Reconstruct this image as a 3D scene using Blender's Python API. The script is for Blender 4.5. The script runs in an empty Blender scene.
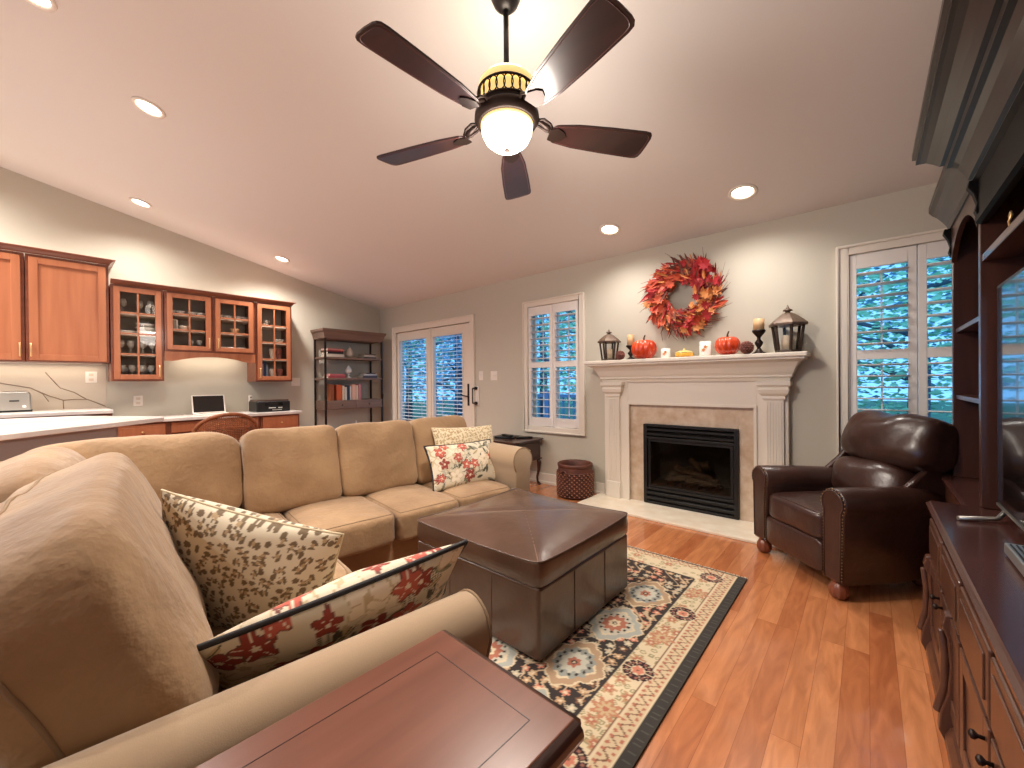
import bpy, bmesh, math, random
import numpy as np
from mathutils import Vector, Matrix

scene = bpy.context.scene
COL = scene.collection
R = math.radians
PI = math.pi

# ------------------------------------------------------------------ camera, world, exposure
CAM_H = 1.175
yaw, pitch, roll = R(41.1508), R(-0.2452), R(-0.5203)
F = Vector((-math.sin(yaw) * math.cos(pitch), math.cos(yaw) * math.cos(pitch), math.sin(pitch)))
r0 = Vector((math.cos(yaw), math.sin(yaw), 0)); u0 = r0.cross(F)
rv = r0 * math.cos(roll) + u0 * math.sin(roll)
uv = -r0 * math.sin(roll) + u0 * math.cos(roll)
cd = bpy.data.cameras.new('camera'); cam = bpy.data.objects.new('camera', cd); COL.objects.link(cam)
M4 = Matrix.Identity(4)
for i in range(3):
    M4[i][0] = rv[i]; M4[i][1] = uv[i]; M4[i][2] = -F[i]
M4[2][3] = CAM_H
cam.matrix_world = M4
cd.sensor_fit = 'HORIZONTAL'; cd.sensor_width = 36.0
cd.lens = 407.577 / 1024 * 36.0
cd.clip_start = 0.02; cd.clip_end = 200
scene.camera = cam

world = bpy.data.worlds.new('world'); scene.world = world; world.use_nodes = True
wn = world.node_tree; bgn = wn.nodes['Background']
bgn.inputs[0].default_value = (0.17, 0.50, 1.0, 1); bgn.inputs[1].default_value = 1.5
scene.view_settings.view_transform = 'Standard'
scene.view_settings.look = 'None'
scene.view_settings.exposure = 0.42
scene.view_settings.gamma = 1.0
scene.view_settings.use_curve_mapping = False
WARM = (1.0, 0.94, 0.87)
CAN_W = 36.0

# ceiling plane: rises from the fireplace wall
def ceil_z(y): return 2.44 + 0.215 * (3.8 - y)

# ------------------------------------------------------------------ materials
def lin(c):
    return tuple(((v / 12.92) if v <= 0.04045 else ((v + 0.055) / 1.055) ** 2.4) for v in [x / 255 for x in c])

def mat(name, rgb, rough=0.5, metal=0.0, coat=0.0, spec=0.5, bump=None, var=None, trans=0.0, emit=None, estr=0.0, sheen=0.0, alpha=1.0, coat_r=0.1, coord='Object'):
    m = bpy.data.materials.new(name); m.use_nodes = True
    nt = m.node_tree; b = nt.nodes['Principled BSDF']
    c = lin(rgb) + (1,)
    b.inputs['Base Color'].default_value = c
    b.inputs['Roughness'].default_value = rough
    b.inputs['Metallic'].default_value = metal
    b.inputs['Coat Weight'].default_value = coat
    b.inputs['Coat Roughness'].default_value = coat_r
    b.inputs['Specular IOR Level'].default_value = spec
    b.inputs['Transmission Weight'].default_value = trans
    b.inputs['Sheen Weight'].default_value = sheen
    b.inputs['Alpha'].default_value = alpha
    if emit:
        b.inputs['Emission Color'].default_value = lin(emit) + (1,)
        b.inputs['Emission Strength'].default_value = estr
    tc = None
    if bump or var:
        tc = nt.nodes.new('ShaderNodeTexCoord')
    if var:   # (rgb2, scale, (sx,sy,sz), contrast)
        rgb2, sc, st, ct = var
        mp = nt.nodes.new('ShaderNodeMapping'); mp.inputs['Scale'].default_value = st
        nt.links.new(tc.outputs[coord], mp.inputs[0])
        n = nt.nodes.new('ShaderNodeTexNoise'); n.inputs['Scale'].default_value = sc; n.inputs['Detail'].default_value = 5
        nt.links.new(mp.outputs[0], n.inputs['Vector'])
        rp = nt.nodes.new('ShaderNodeValToRGB')
        rp.color_ramp.elements[0].position = 0.5 - ct; rp.color_ramp.elements[1].position = 0.5 + ct
        rp.color_ramp.elements[0].color = c; rp.color_ramp.elements[1].color = lin(rgb2) + (1,)
        nt.links.new(n.outputs[0], rp.inputs[0]); nt.links.new(rp.outputs[0], b.inputs['Base Color'])
    if bump:  # (scale, strength, distance)
        n2 = nt.nodes.new('ShaderNodeTexNoise'); n2.inputs['Scale'].default_value = bump[0]; n2.inputs['Detail'].default_value = 4
        nt.links.new(tc.outputs[coord], n2.inputs['Vector'])
        bp = nt.nodes.new('ShaderNodeBump'); bp.inputs['Strength'].default_value = bump[1]; bp.inputs['Distance'].default_value = bump[2]
        nt.links.new(n2.outputs[0], bp.inputs['Height']); nt.links.new(bp.outputs[0], b.inputs['Normal'])
    return m

def mat_attr(name, rough=0.8, bump=None, sheen=0.0):
    m = mat(name, (200, 200, 200), rough, bump=bump, sheen=sheen)
    nt = m.node_tree; a = nt.nodes.new('ShaderNodeVertexColor'); a.layer_name = 'Col'
    nt.links.new(a.outputs[0], nt.nodes['Principled BSDF'].inputs['Base Color'])
    return m

def mat_planks():
    m = mat('floor_planks', (200, 120, 70), 0.24, coat=0.6, coat_r=0.07)
    nt = m.node_tree; b = nt.nodes['Principled BSDF']; L = nt.links
    tc = nt.nodes.new('ShaderNodeTexCoord'); mp = nt.nodes.new('ShaderNodeMapping')
    mp.inputs['Rotation'].default_value = (0, 0, R(90))
    L.new(tc.outputs['Object'], mp.inputs[0])
    br = nt.nodes.new('ShaderNodeTexBrick'); br.offset = 0.37; br.offset_frequency = 3; br.squash = 1
    br.inputs['Scale'].default_value = 1; br.inputs['Mortar Size'].default_value = 0.0007; br.inputs['Mortar Smooth'].default_value = 0.2
    br.inputs['Brick Width'].default_value = 1.15; br.inputs['Row Height'].default_value = 0.0835
    br.inputs['Color1'].default_value = (0, 0, 0, 1); br.inputs['Color2'].default_value = (1, 1, 1, 1); br.inputs['Mortar'].default_value = (0.5, 0.5, 0.5, 1)
    L.new(mp.outputs[0], br.inputs[0])
    # per plank tone
    rp = nt.nodes.new('ShaderNodeValToRGB'); e = rp.color_ramp.elements
    e[0].position = 0; e[0].color = lin((178, 108, 68)) + (1,); e[1].position = 1; e[1].color = lin((206, 138, 92)) + (1,)
    k = rp.color_ramp.elements.new(0.45); k.color = lin((192, 124, 80)) + (1,)
    L.new(br.outputs['Color'], rp.inputs[0])
    # grain, shifted per plank
    sh = nt.nodes.new('ShaderNodeVectorMath'); sh.operation = 'MULTIPLY_ADD'
    L.new(br.outputs['Color'], sh.inputs[0]); sh.inputs[1].default_value = (7, 3, 5); L.new(mp.outputs[0], sh.inputs[2])
    m2 = nt.nodes.new('ShaderNodeMapping'); m2.inputs['Scale'].default_value = (1.6, 9, 1); L.new(sh.outputs[0], m2.inputs[0])
    n = nt.nodes.new('ShaderNodeTexNoise'); n.inputs['Scale'].default_value = 2.2; n.inputs['Detail'].default_value = 6; n.inputs['Distortion'].default_value = 1.2
    L.new(m2.outputs[0], n.inputs['Vector'])
    r2 = nt.nodes.new('ShaderNodeValToRGB'); r2.color_ramp.elements[0].position = 0.35; r2.color_ramp.elements[1].position = 0.68
    r2.color_ramp.elements[0].color = (0.80, 0.74, 0.70, 1); r2.color_ramp.elements[1].color = (1.10, 1.08, 1.05, 1)
    L.new(n.outputs[0], r2.inputs[0])
    mx = nt.nodes.new('ShaderNodeMix'); mx.data_type = 'RGBA'; mx.blend_type = 'MULTIPLY'; mx.inputs[0].default_value = 1
    L.new(rp.outputs[0], mx.inputs[6]); L.new(r2.outputs[0], mx.inputs[7])
    m3 = nt.nodes.new('ShaderNodeMix'); m3.data_type = 'RGBA'
    L.new(br.outputs['Fac'], m3.inputs[0]); L.new(mx.outputs[2], m3.inputs[6]); m3.inputs[7].default_value = lin((140, 80, 48)) + (1,)
    L.new(m3.outputs[2], b.inputs['Base Color'])
    bp = nt.nodes.new('ShaderNodeBump'); bp.inputs['Strength'].default_value = 0.25; bp.inputs['Distance'].default_value = 0.002; bp.invert = True
    L.new(br.outputs['Fac'], bp.inputs['Height']); L.new(bp.outputs[0], b.inputs['Normal'])
    return m

def mat_wood(name, c1, c2, rough=0.3, coat=0.3, axis='z', scale=1.0, ct=0.25):
    st = {'x': (1.2, 14, 14), 'y': (14, 1.2, 14), 'z': (14, 14, 1.2)}[axis]
    return mat(name, c1, rough, coat=coat, coat_r=0.12, var=(c2, 1.6 * scale, st, ct))

def mat_glass(name, tint=(1, 1, 1), rough=0.0, dark=0.0):
    m = bpy.data.materials.new(name); m.use_nodes = True; nt = m.node_tree
    out = nt.nodes['Material Output']; nt.nodes.remove(nt.nodes['Principled BSDF'])
    t = nt.nodes.new('ShaderNodeBsdfTransparent'); t.inputs[0].default_value = tuple(tint) + (1,)
    g = nt.nodes.new('ShaderNodeBsdfGlossy'); g.inputs['Roughness'].default_value = rough
    fr = nt.nodes.new('ShaderNodeFresnel'); fr.inputs[0].default_value = 1.35
    mx = nt.nodes.new('ShaderNodeMixShader')
    ge = nt.nodes.new('ShaderNodeNewGeometry'); iv = nt.nodes.new('ShaderNodeMath'); iv.operation = 'SUBTRACT'; iv.inputs[0].default_value = 1
    ml = nt.nodes.new('ShaderNodeMath'); ml.operation = 'MULTIPLY'
    nt.links.new(ge.outputs['Backfacing'], iv.inputs[1]); nt.links.new(iv.outputs[0], ml.inputs[0]); nt.links.new(fr.outputs[0], ml.inputs[1])
    nt.links.new(ml.outputs[0], mx.inputs[0]); nt.links.new(t.outputs[0], mx.inputs[1]); nt.links.new(g.outputs[0], mx.inputs[2])
    nt.links.new(mx.outputs[0], out.inputs[0])
    return m

def mat_marble():
    m = mat('marble_backsplash', (208, 196, 182), 0.25)
    return m

MT = {}
MT['wall'] = mat('wall_paint', (196, 189, 174), 0.75, bump=(260, 0.12, 0.001))
MT['ceiling'] = mat('ceiling_paint', (220, 215, 211), 0.85, bump=(120, 0.35, 0.002))
MT['white'] = mat('white_trim', (226, 216, 202), 0.38)
MT['shutter'] = mat('shutter_white', (232, 226, 220), 0.35)
MT['floor'] = mat_planks()
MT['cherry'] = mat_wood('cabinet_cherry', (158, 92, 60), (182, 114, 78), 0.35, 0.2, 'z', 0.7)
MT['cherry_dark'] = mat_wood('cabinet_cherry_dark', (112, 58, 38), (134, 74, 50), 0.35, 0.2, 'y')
MT['brown'] = mat_wood('tv_unit_wood', (58, 32, 24), (78, 44, 33), 0.3, 0.3, 'z')
MT['brown_top'] = mat_wood('tv_unit_top', (60, 34, 30), (80, 48, 42), 0.24, 0.4, 'y')
MT['brown_lt'] = mat_wood('tv_unit_base_wood', (70, 42, 30), (94, 58, 42), 0.34, 0.25, 'z')
MT['table'] = mat_wood('end_table_top', (102, 58, 42), (122, 74, 56), 0.3, 0.25, 'y')
MT['table_edge'] = mat_wood('end_table_edge', (46, 24, 18), (64, 34, 26), 0.28, 0.3, 'y')
MT['inlay'] = mat('inlay_line', (42, 18, 12), 0.4)
MT['fabric'] = mat('sofa_microfiber', (176, 143, 106), 0.85, sheen=0.25, var=((134, 102, 70), 3.2, (1, 1, 1), 0.26), bump=(13, 0.45, 0.03))
MT['fabric_arm'] = mat('sofa_arm_fabric', (164, 138, 108), 0.85, sheen=0.3, bump=(420, 0.25, 0.002))
MT['piping'] = mat('sofa_piping', (142, 116, 88), 0.8)
MT['leather'] = mat('ottoman_leather', (72, 50, 39), 0.30, coat=0.55, coat_r=0.2, var=((90, 66, 53), 4, (1, 1, 1), 0.2), bump=(14, 0.3, 0.01))
MT['leather_r'] = mat('recliner_leather', (48, 29, 25), 0.32, coat=0.2, coat_r=0.22, var=((68, 43, 36), 3, (1, 1, 1), 0.2), bump=(11, 0.4, 0.014))
MT['seam'] = mat('leather_seam', (120, 92, 76), 0.4)
MT['black'] = mat('black_metal', (22, 20, 20), 0.4, metal=0.2)
MT['bronze'] = mat('bronze', (44, 31, 26), 0.4, metal=0.6)
MT['steel'] = mat('brushed_steel', (190, 188, 182), 0.3, metal=0.9)
MT['brass'] = mat('pale_brass', (222, 184, 130), 0.3, metal=0.7)
MT['screen'] = mat('screen_glass', (10, 11, 13), 0.12, coat=0.6, coat_r=0.02)
MT['counter'] = mat('quartz_counter', (228, 220, 212), 0.2, var=((205, 196, 190), 2.2, (1, 1, 1), 0.1))
MT['marble'] = mat('marble_backsplash', (205, 192, 176), 0.3, var=((190, 177, 160), 1.6, (1, .5, 2), 0.2))
MT['vein'] = mat('marble_vein', (132, 110, 92), 0.35)
MT['greywall'] = mat('peninsula_paint', (148, 136, 134), 0.6)
MT['stone'] = mat('fireplace_stone', (218, 200, 180), 0.4, var=((188, 160, 132), 14, (1, 1, 1), 0.22))
MT['hearth'] = mat('hearth_stone', (238, 228, 210), 0.3, var=((222, 204, 178), 9, (1, 1, 1), 0.22))
MT['glass'] = mat_glass('clear_glass')
MT['smoke'] = mat_glass('smoked_fire_glass', (0.62, 0.60, 0.57), 0.05)
MT['firebox'] = mat('firebox_lining', (84, 78, 72), 0.8)
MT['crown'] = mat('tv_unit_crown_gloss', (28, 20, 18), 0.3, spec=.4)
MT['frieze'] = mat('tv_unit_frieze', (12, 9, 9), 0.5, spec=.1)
MT['log'] = mat('ceramic_log', (128, 98, 68), 0.8, var=((70, 52, 38), 9, (1, 1, 1), 0.2))
MT['bulb'] = mat('lit_lamp', (255, 240, 215), 0.4, emit=(255, 238, 212), estr=7.0)
MT['globe'] = mat('lit_globe', (255, 245, 225), 0.3, emit=(255, 240, 210), estr=3.2)
MT['cream_glass'] = mat('amber_lit_glass', (240, 210, 150), 0.3, emit=(245, 205, 130), estr=0.75)
MT['blade'] = mat_wood('fan_blade_wood', (34, 18, 18), (50, 26, 25), 0.3, 0.3, 'x')
MT['blade_rim'] = mat('fan_blade_rim', (92, 56, 52), 0.35)
MT['white_plastic'] = mat('white_plastic', (232, 224, 214), 0.4)
MT['candle'] = mat('candle_wax', (228, 208, 178), 0.5)
MT['candle_tan'] = mat('candle_wax_tan', (206, 160, 112), 0.5, var=((232, 196, 150), 20, (1, 1, .4), 0.2))
MT['pumpkin'] = mat('orange_pumpkin', (226, 84, 40), 0.3, coat=0.4, var=((196, 52, 24), 8, (1, 1, 1), 0.2))
MT['stem'] = mat('dry_stem', (72, 54, 34), 0.8)
MT['pine'] = mat('pinecone_brown', (150, 92, 78), 0.7, var=((104, 58, 50), 30, (1, 1, 1), 0.2))
MT['lantern'] = mat('lantern_wood', (52, 38, 30), 0.6, var=((76, 58, 44), 9, (1, 1, 1), 0.2))
MT['lantern_roof'] = mat('lantern_roof', (124, 104, 88), 0.45, metal=0.3, var=((84, 64, 52), 12, (1, 1, 1), 0.2))
MT['basket'] = mat('wicker_dark', (104, 56, 40), 0.55, var=((66, 34, 26), 16, (1, 1, 1), 0.2))
MT['basket_lt'] = mat('wicker_light', (168, 112, 86), 0.5)
MT['wicker'] = mat('wicker_chair', (150, 88, 50), 0.6, var=((104, 56, 32), 30, (1, 1, 1), 0.2))
MT['shelfwood'] = mat_wood('bookshelf_wood', (104, 82, 70), (128, 102, 86), 0.6, 0.0, 'y')
MT['cream'] = mat('cream_ceramic', (214, 196, 176), 0.4)
MT['whitec'] = mat('white_ceramic', (232, 228, 220), 0.25)
MT['clearware'] = mat('glassware', (196, 190, 178), 0.1, alpha=0.55, coat=0.5)
MT['cabinside'] = mat('cabinet_interior', (172, 162, 150), 0.6); MT['shelf_edge'] = mat('cabinet_shelf', (214, 196, 176), 0.4)  # cream shelves stand in for light on the shelf edges
MT['leaf_r'] = mat('leaf_red', (186, 44, 46), 0.6, var=((150, 30, 40), 9, (1, 1, 1), .2)); MT['leaf_o'] = mat('leaf_orange', (204, 88, 50), 0.6, var=((178, 60, 40), 9, (1, 1, 1), .2))
MT['leaf_y'] = mat('leaf_gold', (220, 150, 86), 0.6, var=((200, 116, 60), 9, (1, 1, 1), .2)); MT['leaf_d'] = mat('leaf_brown', (110, 58, 44), 0.7)
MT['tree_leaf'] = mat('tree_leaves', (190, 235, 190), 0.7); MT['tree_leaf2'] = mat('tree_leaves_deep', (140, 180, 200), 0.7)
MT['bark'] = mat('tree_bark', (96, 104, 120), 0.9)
MT['lawn'] = mat('lawn_grass', (70, 120, 80), 0.9, var=((50, 90, 60), 3, (1, 1, 1), 0.2))
MT['siding'] = mat('siding_paint', (120, 140, 165), 0.8)

# ------------------------------------------------------------------ mesh builder
class MB:
    def __init__(s): s.v = []; s.f = []; s.smooth = []
    def add(s, vs, fs, M=None, smooth=True):
        b = len(s.v)
        if M is not None: vs = [M @ Vector(v) for v in vs]
        s.v += [tuple(v) for v in vs]; s.f += [[i + b for i in f] for f in fs]; s.smooth += [smooth] * len(fs)
        return s
    def box(s, x0, x1, y0, y1, z0, z1, M=None):
        x0, x1 = min(x0, x1), max(x0, x1); y0, y1 = min(y0, y1), max(y0, y1); z0, z1 = min(z0, z1), max(z0, z1)
        v = [(x0, y0, z0), (x1, y0, z0), (x1, y1, z0), (x0, y1, z0), (x0, y0, z1), (x1, y0, z1), (x1, y1, z1), (x0, y1, z1)]
        f = [(0, 3, 2, 1), (4, 5, 6, 7), (0, 1, 5, 4), (1, 2, 6, 5), (2, 3, 7, 6), (3, 0, 4, 7)]
        return s.add(v, f, M, False)
    def prism(s, pts, a, b, axis='y', M=None, smooth=False, cap=True):
        # pts 2D polygon in the two remaining axes (order x,y,z without axis)
        n = len(pts); vs = []
        for h in (a, b):
            for p in pts:
                if axis == 'x': vs.append((h, p[0], p[1]))
                elif axis == 'y': vs.append((p[0], h, p[1]))
                else: vs.append((p[0], p[1], h))
        fs = [(i, (i + 1) % n, n + (i + 1) % n, n + i) for i in range(n)]
        s.add(vs, fs, M, smooth)
        if cap:
            s.add(vs, [list(range(n))[::-1], list(range(n, 2 * n))], M, False)
        return s
    def lathe(s, prof, segs=24, c=(0, 0, 0), M=None, squash=None, smooth=True, cap=True):
        # prof list of (r,z)
        vs = []; n = len(prof)
        for r, z in prof:
            for k in range(segs):
                a = 2 * PI * k / segs; q = squash(a, r, z) if squash else 1
                vs.append((c[0] + r * q * math.cos(a), c[1] + r * q * math.sin(a), c[2] + z))
        fs = [(i * segs + k, i * segs + (k + 1) % segs, (i + 1) * segs + (k + 1) % segs, (i + 1) * segs + k) for i in range(n - 1) for k in range(segs)]
        s.add(vs, fs, M, smooth)
        if not cap: return s
        if prof[0][0] > 1e-4: s.add(vs[:segs], [list(range(segs))[::-1]], M, False)
        if prof[-1][0] > 1e-4: s.add(vs[-segs:], [list(range(segs))], M, False)
        return s
    def tube(s, pts, r, segs=8, closed=False, M=None, cap=True):
        pts = [Vector(p) for p in pts]; n = len(pts); rs = r if isinstance(r, (list, tuple)) else [r] * n
        vs = []; up = None
        for i, p in enumerate(pts):
            if closed: t = pts[(i + 1) % n] - pts[i - 1]
            else: t = pts[min(i + 1, n - 1)] - pts[max(i - 1, 0)]
            t = t.normalized() if t.length > 1e-9 else Vector((0, 0, 1))
            if up is None: up = Vector((0, 0, 1)) if abs(t.z) < 0.9 else Vector((1, 0, 0))
            a = t.cross(up)
            if a.length < 1e-6: a = t.cross(Vector((1, 0.3, 0)))
            a.normalize(); b = a.cross(t).normalized(); up = b
            for k in range(segs):
                th = 2 * PI * k / segs; vs.append(p + (a * math.cos(th) + b * math.sin(th)) * rs[i])
        m = n if closed else n - 1
        fs = [(i * segs + k, i * segs + (k + 1) % segs, ((i + 1) % n) * segs + (k + 1) % segs, ((i + 1) % n) * segs + k) for i in range(m) for k in range(segs)]
        s.add(vs, fs, M, True)
        if not closed and cap: s.add(vs[:segs], [list(range(segs))], M, False); s.add(vs[-segs:], [list(range(segs))], M, False)
        return s
    def ball(s, c, r, segs=16, rings=10, M=None, k=1.0):
        r = (r, r, r) if not isinstance(r, (tuple, list)) else r
        prof = [(max(1e-5, math.sin(PI * i / rings)), -math.cos(PI * i / rings)) for i in range(rings + 1)]
        vs = []
        for pr, pz in prof:
            for j in range(segs):
                a = 2 * PI * j / segs; vs.append((c[0] + r[0] * pr * math.cos(a), c[1] + r[1] * pr * math.sin(a), c[2] + r[2] * pz))
        fs = [(i * segs + j, i * segs + (j + 1) % segs, (i + 1) * segs + (j + 1) % segs, (i + 1) * segs + j) for i in range(rings) for j in range(segs)]
        return s.add(vs, fs, M, True)
    def obj(s, name, m, parent=None, bevel=0, kind=None, label=None, segs=2):
        me = bpy.data.meshes.new(name); me.from_pydata(s.v, [], s.f); me.validate(verbose=False)
        if len(me.polygons) == len(s.smooth): me.polygons.foreach_set('use_smooth', s.smooth)
        bm = bmesh.new(); bm.from_mesh(me); bmesh.ops.remove_doubles(bm, verts=bm.verts, dist=1e-6)
        bmesh.ops.recalc_face_normals(bm, faces=bm.faces); bm.to_mesh(me); bm.free()
        if m is not None: me.materials.append(m if not isinstance(m, str) else MT[m])
        o = bpy.data.objects.new(name, me); COL.objects.link(o); o.parent = parent
        if bevel:
            b = o.modifiers.new('bevel', 'BEVEL'); b.width = bevel; b.segments = segs; b.limit_method = 'ANGLE'; b.angle_limit = R(35)
        if kind: o['kind'] = kind
        if label: o['label'] = label
        return o

def tag(o, label, cat=None, group=None, kind=None):
    o['label'] = label
    if cat: o['category'] = cat
    if group: o['group'] = group
    if kind: o['kind'] = kind
    return o
def thing(name, label, cat, loc=(0, 0, 0), rz=0, group=None):
    o = bpy.data.objects.new(name, None); COL.objects.link(o); o.location = loc; o.rotation_euler = (0, 0, rz); o.empty_display_size = .1
    return tag(o, label, cat, group)
def struct_empty(name, loc=(0, 0, 0)):
    o = bpy.data.objects.new(name, None); COL.objects.link(o); o.location = loc; o['kind'] = 'structure'; o.empty_display_size = .1
    return o
def dup(root, loc, rz=0, label=None, group=None):
    r = root.copy(); COL.objects.link(r); r.location = loc; r.rotation_euler = (0, 0, rz)
    if label: r['label'] = label
    if group: r['group'] = group
    def rec(src, dst):
        for ch in list(src.children):
            c = ch.copy(); COL.objects.link(c); c.parent = dst; rec(ch, c)
    rec(root, r); return r
def B(x0, x1, y0, y1, z0, z1): return MB().box(x0, x1, y0, y1, z0, z1)
def RZ(a): return Matrix.Rotation(a, 4, 'Z')
def T(x, y, z): return Matrix.Translation((x, y, z))
def frame_mb(x0, x1, z0, z1, w, y0, y1, wt=None, wb=None, mb=None):
    """rectangular frame in the xz plane, depth y0..y1"""
    wt = wt or w; wb = wb or w; mb = mb or MB()
    mb.box(x0, x0 + w, y0, y1, z0, z1); mb.box(x1 - w, x1, y0, y1, z0, z1)
    mb.box(x0 + w, x1 - w, y0, y1, z1 - wt, z1); mb.box(x0 + w, x1 - w, y0, y1, z0, z0 + wb)
    return mb

def softbox(w, d, h, k=6, crown=0.02, n=22, wr=0.0, seed=0, front=0.0, kz=None):
    """soft cushion: returns function mapping cube points to shape, plus mesh (verts, faces)"""
    rnd = random.Random(seed); ph = [rnd.uniform(0, 6.28) for _ in range(8)]
    def fn(p):
        x, y, z = p
        nn = (abs(x) ** k + abs(y) ** k + abs(z) ** k) ** (1 / k)
        q = [x / nn, y / nn, z / nn]
        X, Y, Z = q[0] * w / 2, q[1] * d / 2, q[2] * h / 2
        c = crown * max(0, 1 - q[0] ** 2) ** .8 * max(0, 1 - q[1] ** 2) ** .8
        Z += c * (1 if q[2] > 0 else -0.3) * abs(q[2])
        Y += front * (1 if q[1] > 0 else -1) * abs(q[1]) ** 2 * max(0, 1 - q[0] ** 2) * max(0, 1 - q[2] ** 2)
        if wr:
            s_ = math.sin(X * 23 + ph[0] + 2 * math.sin(Z * 9 + ph[1])) * math.sin(Y * 19 + ph[2] + 1.5 * math.sin(X * 7 + ph[3])) + 0.6 * math.sin(Z * 31 + ph[4] + 3 * math.sin(X * 5 + ph[5]))
            L = math.sqrt(X * X + Y * Y + Z * Z) + 1e-6
            X += wr * s_ * X / L; Y += wr * s_ * Y / L; Z += wr * s_ * Z / L
        return (X, Y, Z)
    vs = []; fs = []
    for ax in range(3):
        for sg in (-1, 1):
            b = len(vs)
            for i in range(n + 1):
                for j in range(n + 1):
                    # denser near the edges
                    a = math.sin((i / n - .5) * PI) ; c_ = math.sin((j / n - .5) * PI)
                    p = [0, 0, 0]; p[ax] = sg; p[(ax + 1) % 3] = a; p[(ax + 2) % 3] = c_
                    vs.append(fn(p))
            for i in range(n):
                for j in range(n):
                    q = [b + i * (n + 1) + j, b + (i + 1) * (n + 1) + j, b + (i + 1) * (n + 1) + j + 1, b + i * (n + 1) + j + 1]
                    fs.append(q)
    return fn, vs, fs
def soft_obj(name, m, parent, dims, M, piping=None, pm='piping', pr=0.004, **kw):
    fn, vs, fs = softbox(*dims, **kw)
    o = MB().add(vs, fs, M).obj(name, m, parent)
    if piping:
        mb = MB()
        for (ax, sg) in piping:   # loop around the face ax=sg
            pts = []
            N = 24
            a1, a2 = (ax + 1) % 3, (ax + 2) % 3
            for side in range(4):
                for i in range(N):
                    t = -1 + 2 * i / N; p = [0, 0, 0]; p[ax] = sg * .995
                    if side == 0: p[a1], p[a2] = t, -1
                    if side == 1: p[a1], p[a2] = 1, t
                    if side == 2: p[a1], p[a2] = -t, 1
                    if side == 3: p[a1], p[a2] = -1, -t
                    pts.append(M @ Vector(fn(p)))
            mb.tube(pts, pr, 6, closed=True)
        mb.obj('piping', pm, o)
    return o

def pillow(name, w, h, t, loc_M, colfn, m, parent, n=70, pipe=None, pinch=0.07, lump=0.01, sag=0.0):
    """knife-edge pillow in its own xz plane (x width, z height), thickness along y"""
    vs = []; fs = []; cols = []
    def shape(u, v, s):
        X = u * w / 2 * (1 - pinch * (1 - v * v)) ; Z = v * h / 2 * (1 - pinch * (1 - u * u))
        e = max(0.0, (1 - u ** 2) * (1 - v ** 2))
        Y = s * t / 2 * e ** 0.42 * (1 + .10 * math.sin(3 * u + 2 * v)) + lump * math.sin(5 * u + 1) * math.sin(4 * v) * e ** .5
        Z -= sag * (1 - u * u) * (v + 1) / 2
        return (X, Y, Z)
    for s in (-1, 1):
        b = len(vs)
        for i in range(n + 1):
            for j in range(n + 1):
                u = math.sin((i / n - .5) * PI); v = math.sin((j / n - .5) * PI)
                p = shape(u, v, s); vs.append(loc_M @ Vector(p))
                cols.append(colfn(u * w / 2, v * h / 2, s))
        for i in range(n):
            for j in range(n):
                fs.append([b + i * (n + 1) + j, b + (i + 1) * (n + 1) + j, b + (i + 1) * (n + 1) + j + 1, b + i * (n + 1) + j + 1])
    me = bpy.data.meshes.new(name); me.from_pydata(vs, [], fs)
    at = me.color_attributes.new('Col', 'FLOAT_COLOR', 'POINT')
    flat = []
    for c in cols: flat += list(lin(c)) + [1.0]
    at.data.foreach_set('color', flat)
    me.polygons.foreach_set('use_smooth', [True] * len(fs))
    me.materials.append(m)
    o = bpy.data.objects.new(name, me); COL.objects.link(o); o.parent = parent
    if pipe:
        pts = []
        N = 30
        for side in range(4):
            for i in range(N):
                tt = -1 + 2 * i / N
                u, v = [(tt, -1), (1, tt), (-tt, 1), (-1, -tt)][side]
                pts.append(loc_M @ Vector(shape(u, v, 0)))
        MB().tube(pts, pipe[1], 8, closed=True).obj('piping', pipe[0], o)
    return o

# ------------------------------------------------------------------ room shell
XL, XR, YF, YB = -6.34, 0.92, 3.80, -3.5
WT = 0.14
MB().box(XL - WT, XR + WT, YB - WT, YF + WT, -0.12, 0).obj('floor', 'floor', kind='structure')
def yz_slab(x0, x1, y0, y1, zb, top=0.0):
    return MB().prism([(y0, zb), (y1, zb), (y1, ceil_z(y1) + top), (y0, ceil_z(y0) + top)], x0, x1, 'x')
MB().prism([(YB - WT, ceil_z(YB - WT)), (YF + WT, ceil_z(YF + WT)), (YF + WT, ceil_z(YF + WT) + .14), (YB - WT, ceil_z(YB - WT) + .14)], XL - WT, XR + WT, 'x').obj('ceiling', 'ceiling', kind='structure')
yz_slab(XL - WT, XL, YB - WT, YF + WT, 0).obj('wall_left', 'wall', kind='structure')
yz_slab(XR, XR + WT, YB - WT, YF + WT, 0).obj('wall_right', 'wall', kind='structure')
# openings in the fireplace wall: x0,x1,z0,z1
D1 = (-5.83, -4.06, 0.0, 2.0); W1 = (-3.05, -2.34, 0.66, 2.06); W2 = (-0.105, 0.60, 0.66, 2.06); FB = (-1.61, -0.81, 0.03, 0.765)
zt = ceil_z(YF)
wb = MB(); xs = XL
for (a, b, c, d_) in (D1, W1, FB, W2):
    wb.box(xs, a, YF, YF + WT, 0, zt)
    wb.box(a, b, YF, YF + WT, d_, zt)
    if c > 0: wb.box(a, b, YF, YF + WT, 0, c)
    xs = b
wb.box(xs, XR, YF, YF + WT, 0, zt)
wb.obj('wall_front', 'wall', kind='structure')
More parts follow.
